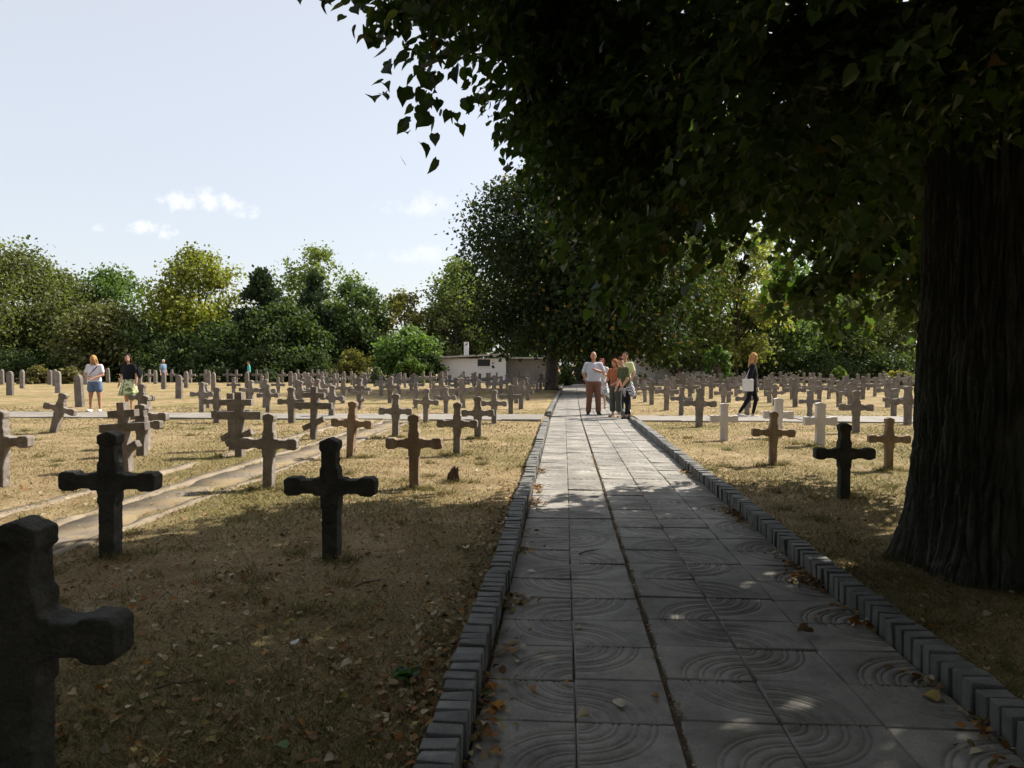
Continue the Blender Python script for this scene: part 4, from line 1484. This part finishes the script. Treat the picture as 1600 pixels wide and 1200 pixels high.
for (xa, ya, xb, yb, lb) in [(556, 916, 598, 905, 'thin dead twig on the lawn near the kerb'), (240, 1077, 318, 1061, 'dead twig on the lawn beside the nearest cross'), (905, 866, 935, 858, 'short dark twig on the left slabs')]:
    z_ = ZG + .03 if xa < 700 else .012
    A_, B_ = ground_at(xa, ya, z_), ground_at(xb, yb, z_)
    tw = Parts()
    tw.tube([A_, A_.lerp(B_, .35) + Vector((0, .012, .008)), A_.lerp(B_, .7) + Vector((0, -.01, .004)), B_], [.006, .005, .004, .002], 6)
    c_ = A_.lerp(B_, .5)
    tw.tube([c_, c_ + Vector((.03, .05, .012))], [.003, .0015], 5)
    tag(link('twig', tw.mesh('twig'), M['wood']), lb, 'twig', 'dead twigs on the ground')

# ================================================================== PEOPLE
SKIN = plain_mat('skin', (.50, .29, .20), .55, .35, .05)
SKIN2 = plain_mat('tanned_skin', (.42, .22, .14), .55, .35, .05)
PM = {}


def cloth(name, col, var=.12):
    if name not in PM:
        PM[name] = plain_mat(name, col, .9, .15, var, 25)
    return PM[name]


def pattern_mat(name, kind):
    m, nt, N, L, P = new_mat(name)
    tcn = N.new('ShaderNodeTexCoord')
    if kind == 'check':
        c = N.new('ShaderNodeTexChecker')
        c.inputs['Scale'].default_value = 26
        c.inputs['Color1'].default_value = (.02, .02, .03, 1)
        c.inputs['Color2'].default_value = (.62, .62, .66, 1)
        L.new(tcn.outputs['Object'], c.inputs['Vector'])
        L.new(c.outputs['Color'], P.inputs['Base Color'])
    else:
        n = N.new('ShaderNodeTexNoise')
        n.inputs['Scale'].default_value = 11 if kind == 'floral' else 16
        n.inputs['Detail'].default_value = 2
        L.new(tcn.outputs['Object'], n.inputs['Vector'])
        if kind == 'floral':
            c = ramp(nt, n.outputs['Fac'], [(.40, (.05, .09, .03)), (.47, (.20, .25, .08)), (.52, (.50, .52, .28)), (.62, (.58, .58, .42))])
        else:
            c = ramp(nt, n.outputs['Fac'], [(.42, (.20, .21, .24)), (.5, (.42, .42, .44)), (.6, (.62, .61, .60))])
        L.new(c, P.inputs['Base Color'])
    P.inputs['Roughness'].default_value = .9
    return m


def rotv(v, ang, axis):
    return Matrix.Rotation(R(ang), 3, axis) @ Vector(v)


def person(label, base, height, yaw, top, bottom, shoes, hair, skin=SKIN, arms=None, legs=None, lean=0.0, head=(0, 0), bulk=1.0, extras=()):
    """Figure facing local -Y. arms: {'L':(elbow, wrist), 'R':...}; legs: {'L':(knee, ankle), ...}; all for a height of 1.70."""
    o = empty('person', base, R(yaw))
    s = height / 1.70
    o.scale = (s, s, s)
    tag(o, label, 'person', 'visitors in the cemetery')
    b = bulk

    def ln(v):                                   # forward lean about the hips
        v = Vector(v)
        q = rotv(v - Vector((0, 0, .92)), lean, 'X') + Vector((0, 0, .92))
        return q
    J = {}
    for sd, sg in (('L', 1), ('R', -1)):
        J['hip' + sd] = Vector((sg * .085 * b, 0, .88))
        k, a_ = (legs or {}).get(sd, ((sg * .10, -.015, .48), (sg * .11, .02, .085)))
        J['kn' + sd], J['an' + sd] = Vector(k), Vector(a_)
        J['sh' + sd] = ln((sg * .175 * (1 + (b - 1) * .5), .0, 1.385))
        e, w = (arms or {}).get(sd, ((sg * .225, .02, 1.11), (sg * .235, -.03, .87)))
        J['el' + sd], J['wr' + sd] = ln(e), ln(w)
    neck0, neck1 = ln((0, .01, 1.40)), ln((0, -.01, 1.50))
    hd = neck1 + rotv((0, -.02, .105), head[0], 'X')
    Hm = Matrix.Rotation(R(head[1]), 3, 'Z') @ Matrix.Rotation(R(head[0] + lean), 3, 'X')

    def H(v):
        return hd + Hm @ Vector(v)
    torso = [ln((0, 0, .84)), ln((0, 0, .95)), ln((0, -.005, 1.06)), ln((0, -.01, 1.20)), ln((0, 0, 1.32)), ln((0, .005, 1.41))]
    trad = [(.155 * b, .105 * b), (.165 * b, .115 * b), (.145 * b, .105 * b * (1 + (b - 1))), (.16 * b, .115 * b), (.165 * (1 + (b - 1) * .6), .10), (.10, .07)]

    def trunk_shape(g, pad, lo=0, hi=6):
        g.tube(torso[lo:hi], [(rx + pad, ry + pad) for rx, ry in trad[lo:hi]], 18)

    def arm(g, sd, pad, upto=1.0):
        sh, el, wr = J['sh' + sd], J['el' + sd], J['wr' + sd]
        g.limb(ln((0, 0, 1.375)), sh, .06 + pad, .056 + pad)
        if upto <= .55:
            g.limb(sh, sh.lerp(el, upto / .55), .055 + pad, .048 + pad * 1.3)
        else:
            g.limb(sh, el, .053 + pad, .041 + pad)
            g.limb(el, el.lerp(wr, (upto - .55) / .45), .041 + pad, .030 + pad)

    def leg(g, sd, pad, upto=1.0, flare=0.0):
        h, k, a_ = J['hip' + sd], J['kn' + sd], J['an' + sd]
        if upto <= .5:
            g.limb(h, h.lerp(k, upto / .5), .088 * b + pad, (.088 + (.058 - .088) * upto / .5) * b + pad + flare)
        else:
            g.limb(h, k, .088 * b + pad, .056 * b + pad)
            g.limb(k, k.lerp(a_, (upto - .5) / .5), .054 * b + pad, .036 + pad + flare)
    # --- body, one continuous surface
    g = Parts()
    trunk_shape(g, 0)
    g.limb(neck0, neck1, .052, .05)
    g.ball(H((0, 0, .02)), (.076, .093, .112))
    g.ball(H((0, -.022, -.055)), (.056, .066, .055))
    g.limb(H((0, -.088, .012)), H((0, -.108, -.024)), .010, .014, 8)
    for sg in (1, -1):
        g.ball(H((sg * .079, .005, -.005)), (.012, .02, .03), 8, 6)
    for sd, sg in (('L', 1), ('R', -1)):
        arm(g, sd, 0)
        leg(g, sd, 0)
        a_, k = J['an' + sd], J['kn' + sd]
        fd = Vector((sg * .25, -1, 0)).normalized()
        g.limb(a_ + Vector((0, 0, -.04)), a_ + fd * .13 + Vector((0, 0, -.055)), .036, .028)
        w, e = J['wr' + sd], J['el' + sd]
        d = (w - e).normalized()
        sidev = d.cross(Vector((0, 1, .3))).normalized()
        palm = w + d * .075
        g.tube([w - d * .01, w + d * .03, palm, palm + d * .012], [(.024, .022), (.038, .018), (.040, .017), (.03, .014)], 10)
        cr = sidev.cross(d).normalized()
        u_ = Vector((1, 0, 0)) - d * d.x
        u_ = u_.normalized() if u_.length > .1 else sidev
        for q, (of, le) in enumerate([(-.028, .062), (-.010, .074), (.009, .070), (.027, .055)]):
            f0 = palm + u_ * of
            f1 = f0 + d * le * .55
            f2 = f1 + (d * .75 + Vector((0, -.5, -.1))).normalized() * le * .45
            g.limb(f0, f1, .0092, .0088, 7)
            g.limb(f1, f2, .0088, .0078, 7)
        t0 = w + d * .03 - u_ * sg * .03
        t1 = t0 + (d * .6 - u_ * sg * .8).normalized() * .035
        g.limb(t0, t1, .011, .010, 7)
        g.limb(t1, t1 + d * .028, .010, .0085, 7)
    link('body', remesh(g.mesh('body'), .014, 2), skin, o)
    ey = Parts()
    for sg in (1, -1):
        ey.ball(H((sg * .031, -.083, .028)), (.013, .008, .007), 8, 6)
    link('eyes', ey.mesh('eyes'), cloth('eye_dark', (.03, .025, .02)), o)
    mo = Parts()
    mo.limb(H((-.02, -.088, -.058)), H((.02, -.088, -.058)), .006, .006, 7)
    link('lips', mo.mesh('lips'), cloth('lips', (.36, .13, .11)), o)
    # --- clothes
    tm, sleeve = top
    g = Parts()
    trunk_shape(g, .016, 0 if bottom[0] != 'skirt' else 1)
    g.limb(ln((-.12, .01, 1.37)), ln((.12, .01, 1.37)), .062, .062)
    for sd in 'LR':
        if sleeve > 0:
            arm(g, sd, .014, sleeve)
    link('top', remesh(g.mesh('top'), .016, 2), tm, o)
    kind, bmt = bottom
    if kind != 'skirt':
        g = Parts()
        g.tube([(0, 0, .80), (0, 0, .88), ln((0, 0, .99))], [(.16 * b, .11 * b), (.182 * b, .132 * b), (.165 * b, .12 * b)], 18)
        for sd in 'LR':
            leg(g, sd, {'trousers': .022, 'shorts': .02, 'leggings': .006, 'capri': .03, 'jeans': .014}[kind], {'trousers': .97, 'shorts': .24, 'leggings': .95, 'capri': .8, 'jeans': .97}[kind], {'trousers': .018, 'shorts': .02, 'leggings': 0, 'capri': .03, 'jeans': .006}[kind])
        link({'leggings': 'leggings', 'shorts': 'shorts', 'jeans': 'jeans'}.get(kind, 'trousers'), remesh(g.mesh('trousers'), .016, 2), bmt, o)
    else:
        n_, lv = 40, 7
        V, F = [], []
        for j in range(lv):
            f = j / (lv - 1)
            for i in range(n_):
                t = 2 * math.pi * i / n_
                r_ = 1 + .08 * f * math.sin(7 * t) + .04 * f * math.sin(13 * t + 1)
                V.append(((.165 * b + .12 * f) * r_ * math.cos(t), (.125 * b + .10 * f) * r_ * math.sin(t), 1.01 - .52 * f - .01 * math.sin(5 * t) * f))
        for j in range(lv - 1):
            for i in range(n_):
                a_, b_ = j * n_ + i, j * n_ + (i + 1) % n_
                F.append((a_, a_ + n_, b_ + n_, b_))
        sk = bpy.data.meshes.new('skirt')
        sk.from_pydata(V, [], F)
        ob_ = link('skirt', smooth(sk), bmt, o)
        md = ob_.modifiers.new('thickness', 'SOLIDIFY')
        md.thickness = .008
    g = Parts()
    for sd, sg in (('L', 1), ('R', -1)):
        a_ = J['an' + sd]
        fd = Vector((sg * .25, -1, 0)).normalized()
        h = Parts()
        h.limb(a_ + Vector((0, .02, -.045)), a_ + fd * .15 + Vector((0, 0, -.058)), .043, .036)
        h.box(a_.x - .04, a_.x + .04, a_.y - .10, a_.y + .06, a_.z - .085, a_.z - .07)
        link('shoe', remesh(h.mesh('shoe'), .011, 2), shoes, o)
    # --- hair
    hs, hm = hair
    g = Parts()
    if hs == 'short':
        g.ball(H((0, .018, .048)), (.080, .088, .092))
    elif hs == 'bald':
        g.ball(H((0, .038, .012)), (.081, .066, .07))
    else:
        g.ball(H((0, .018, .045)), (.090, .098, .100))
        if hs in ('long', 'bob', 'curly'):
            dn = {'long': -.24, 'bob': -.10, 'curly': -.15}[hs]
            for sg in (1, -1):
                g.limb(H((sg * .07, .02, .03)), H((sg * .085, .02, dn)), .035, .03)
            g.limb(H((0, .06, .02)), H((0, .075, dn)), .07, .06)
            if hs == 'long':
                g.limb(H((.055, -.06, .06)), H((.075, -.055, dn * .7)), .022, .02)
                g.limb(H((-.055, -.06, .06)), H((-.075, -.055, dn * .7)), .022, .02)
        if hs == 'curly':
            for q in range(26):
                v = Vector((random.gauss(0, 1), random.gauss(.6, .7), random.gauss(.1, 1))).normalized()
                g.ball(H((v.x * .095, v.y * .10 + .015, v.z * .12 - .01)), .03, 8, 6)
    hme = remesh(g.mesh('hair'), .012, 1)
    displace(hme, lambda c: mnoise.noise(Vector((c.x * 60, c.y * 60, c.z * 18))) * .008)
    link('hair', hme, hm, o)
    for e in extras:
        nm, sh, mt, vox = e
        g = Parts()
        sh(g, ln, J)
        link(nm, remesh(g.mesh(nm), vox, 2), mt, o)
    return o


HB = cloth('dark_brown_hair', (.035, .022, .016), .3)
HR = cloth('red_dyed_hair', (.20, .03, .022), .3)
HG = cloth('grey_stubble_hair', (.16, .13, .11), .3)
HL = cloth('blonde_hair', (.45, .26, .11), .3)
HW = cloth('white_hair', (.62, .60, .57), .2)
HA = cloth('auburn_hair', (.09, .030, .018), .3)
BLK = cloth('black_cloth', (.012, .012, .016))
SHOE_D = cloth('dark_shoes', (.03, .027, .025))
SHOE_W = cloth('white_shoes', (.65, .63, .60))
SHOE_T = cloth('tan_sandals', (.30, .19, .12))

g1 = ground_at(927, 648, 0)
person('man in pale grey-blue shirt and brown trousers facing the camera on the path', g1, 1.79, 4,
       (cloth('pale_blue_shirt', (.46, .48, .55)), .42), ('trousers', cloth('brown_trousers', (.17, .085, .06))), SHOE_D, ('bald', HG), SKIN2,
       arms={'L': ((.29, .0, 1.16), (.04, -.19, 1.24)), 'R': ((-.27, .10, 1.14), (-.20, .14, .95))}, bulk=1.14,
       legs={'L': ((.125, -.02, .48), (.14, .0, .085)), 'R': ((-.11, -.01, .48), (-.135, .02, .085))})
person('red-haired woman in a grey-white patterned dress half hidden behind the man on the path', ground_at(940, 638, 0), 1.62, -10,
       (cloth('white_blouse', (.55, .54, .52)), .3), ('skirt', pattern_mat('grey_white_print', 'print')), SHOE_T, ('bob', HR), SKIN,
       arms={'L': ((.26, -.04, 1.14), (.12, -.24, 1.20))})


def backpack(g, ln, J):
    g.ball(ln((0, .19, 1.15)), (.15, .10, .21))


def tied_shirt(g, ln, J):
    g.tube([ln((0, .01, 1.0)), (0, .02, .88), (.02, .05, .72), (.03, .07, .60)], [(.172, .128), (.20, .15), (.215, .155), (.20, .12)], 18)


def hand_bag(g, ln, J):
    w = J['wrR']
    g.box(w.x - .05, w.x + .05, w.y - .14, w.y + .14, w.z - .34, w.z - .10)
    g.limb((w.x, w.y - .10, w.z - .12), w, .012, .012)
    g.limb((w.x, w.y + .10, w.z - .12), w, .012, .012)


def shoulder_bag(g, ln, J):
    g.ball(ln((-.24, .10, .98)), (.07, .15, .15))
    g.limb(ln((-.23, .08, 1.10)), ln((-.15, .05, 1.40)), .012, .012)


def cross_strap(g, ln, J):
    g.tube([ln((.13, -.02, 1.43)), ln((.06, -.138, 1.30)), ln((-.06, -.142, 1.15)), ln((-.17, -.06, 1.02))], [.015, .015, .015, .015], 8)


def phone(g, ln, J):
    p = J['wrL'].lerp(J['wrR'], .5) + Vector((0, -.05, .02))
    g.box(p.x - .04, p.x + .04, p.y - .06, p.y + .02, p.z, p.z + .012)


person('woman in an orange-brown top and grey-green capri trousers standing beside the right kerb', ground_at(962, 652, 0), 1.58, -35,
       (cloth('orange_brown_top', (.36, .12, .055), .3), .3), ('capri', cloth('grey_green_trousers', (.085, .09, .075))), SHOE_T, ('bob', cloth('copper_hair', (.30, .11, .05), .3)), SKIN,
       arms={'L': ((.25, -.05, 1.12), (.10, -.22, 1.02)), 'R': ((-.26, -.04, 1.12), (-.20, -.26, 1.0))}, head=(14, -15), bulk=1.06, lean=2)
person('woman in olive top with a checked shirt tied round her waist, bending forward', ground_at(980, 654, 0), 1.66, -62,
       (cloth('olive_top', (.085, .095, .045)), .36), ('leggings', BLK), SHOE_D, ('short', HA), SKIN,
       arms={'L': ((.24, -.10, 1.13), (.16, -.27, .96)), 'R': ((-.24, -.08, 1.10), (-.14, -.28, .92))}, lean=16, head=(16, 0),
       legs={'L': ((.10, -.06, .48), (.10, -.10, .085)), 'R': ((-.11, .02, .48), (-.13, .17, .085))},
       extras=[('tied_shirt', tied_shirt, pattern_mat('black_white_check', 'check'), .014)])
person('dark-haired man in a pale yellow-green shirt behind the two bending women', ground_at(977, 644, ZG), 1.74, -25,
       (cloth('pale_yellow_shirt', (.55, .56, .30)), .4), ('jeans', cloth('navy_trousers', (.03, .035, .06))), SHOE_W, ('short', HB), SKIN2,
       arms={'L': ((.27, -.02, 1.12), (.22, -.16, .92))}, head=(10, 0))
person('blonde woman in black carrying a white bag, walking right along the crossing path', ground_at(1175, 653, ZG), 1.68, 78,
       (BLK, .98), ('leggings', BLK), SHOE_W, ('long', HL), SKIN,
       legs={'L': ((.08, -.10, .48), (.08, -.02, .085)), 'R': ((-.08, .10, .50), (-.08, .34, .12))},
       arms={'L': ((.22, .06, 1.12), (.22, -.02, .90)), 'R': ((-.23, .06, 1.15), (-.25, .05, 1.18 - .25))}, head=(6, 0),
       extras=[('white_bag', lambda g, ln, J: (g.box(-.33, -.22, -.02, .26, .72, 1.04), g.limb((-.27, .05, 1.03), ln((-.17, .03, 1.41)), .014, .014), g.limb((-.27, .19, 1.03), ln((-.17, .03, 1.41)), .014, .014)), cloth('white_bag', (.72, .71, .70)), .014)])
person('woman in a white top and denim shorts looking down at her phone at left', ground_at(149, 643, ZG), 1.66, 6,
       (cloth('white_top', (.66, .63, .68)), .34), ('shorts', cloth('denim', (.12, .17, .27))), SHOE_W, ('long', HL), SKIN2,
       arms={'L': ((.26, -.03, 1.12), (.09, -.25, 1.03)), 'R': ((-.26, -.03, 1.12), (-.07, -.25, 1.03))}, head=(24, 0), bulk=1.12,
       legs={'L': ((.13, -.01, .48), (.14, .0, .085)), 'R': ((-.125, -.01, .48), (-.15, .02, .085))},
       extras=[('strap', cross_strap, BLK, .009), ('phone', phone, BLK, .006)])
person('curly dark-haired woman in a black top and green floral skirt looking right at left', ground_at(202, 643, ZG), 1.68, -12,
       (BLK, .38), ('skirt', pattern_mat('green_floral_print', 'floral')), SHOE_T, ('curly', HB), SKIN,
       arms={'L': ((.27, .02, 1.12), (.29, -.02, .90)), 'R': ((-.27, .02, 1.10), (-.30, -.06, .86))}, head=(0, 38), bulk=1.14,
       legs={'L': ((.12, -.04, .48), (.15, -.06, .085)), 'R': ((-.10, .0, .48), (-.12, .06, .085))},
       extras=[('shoulder_bag', lambda g, ln, J: g.ball(ln((.30, .10, 1.18)), (.06, .12, .18)), BLK, .014)])
person('white-haired man in a blue shirt with a dark backpack far behind at left', at_depth(255, 48), 1.70, 70,
       (cloth('blue_shirt', (.16, .23, .34)), .4), ('jeans', cloth('navy_trousers', (.03, .035, .06))), SHOE_D, ('short', HW), SKIN,
       extras=[('backpack', backpack, BLK, .016)])
person('tiny far person in a teal top at the foot of the wood', at_depth(389, 54), 1.62, -70,
       (cloth('teal_top', (.06, .33, .33)), .5), ('jeans', BLK), SHOE_D, ('short', HB), SKIN)

bpy.data.scenes.remove(TMP)
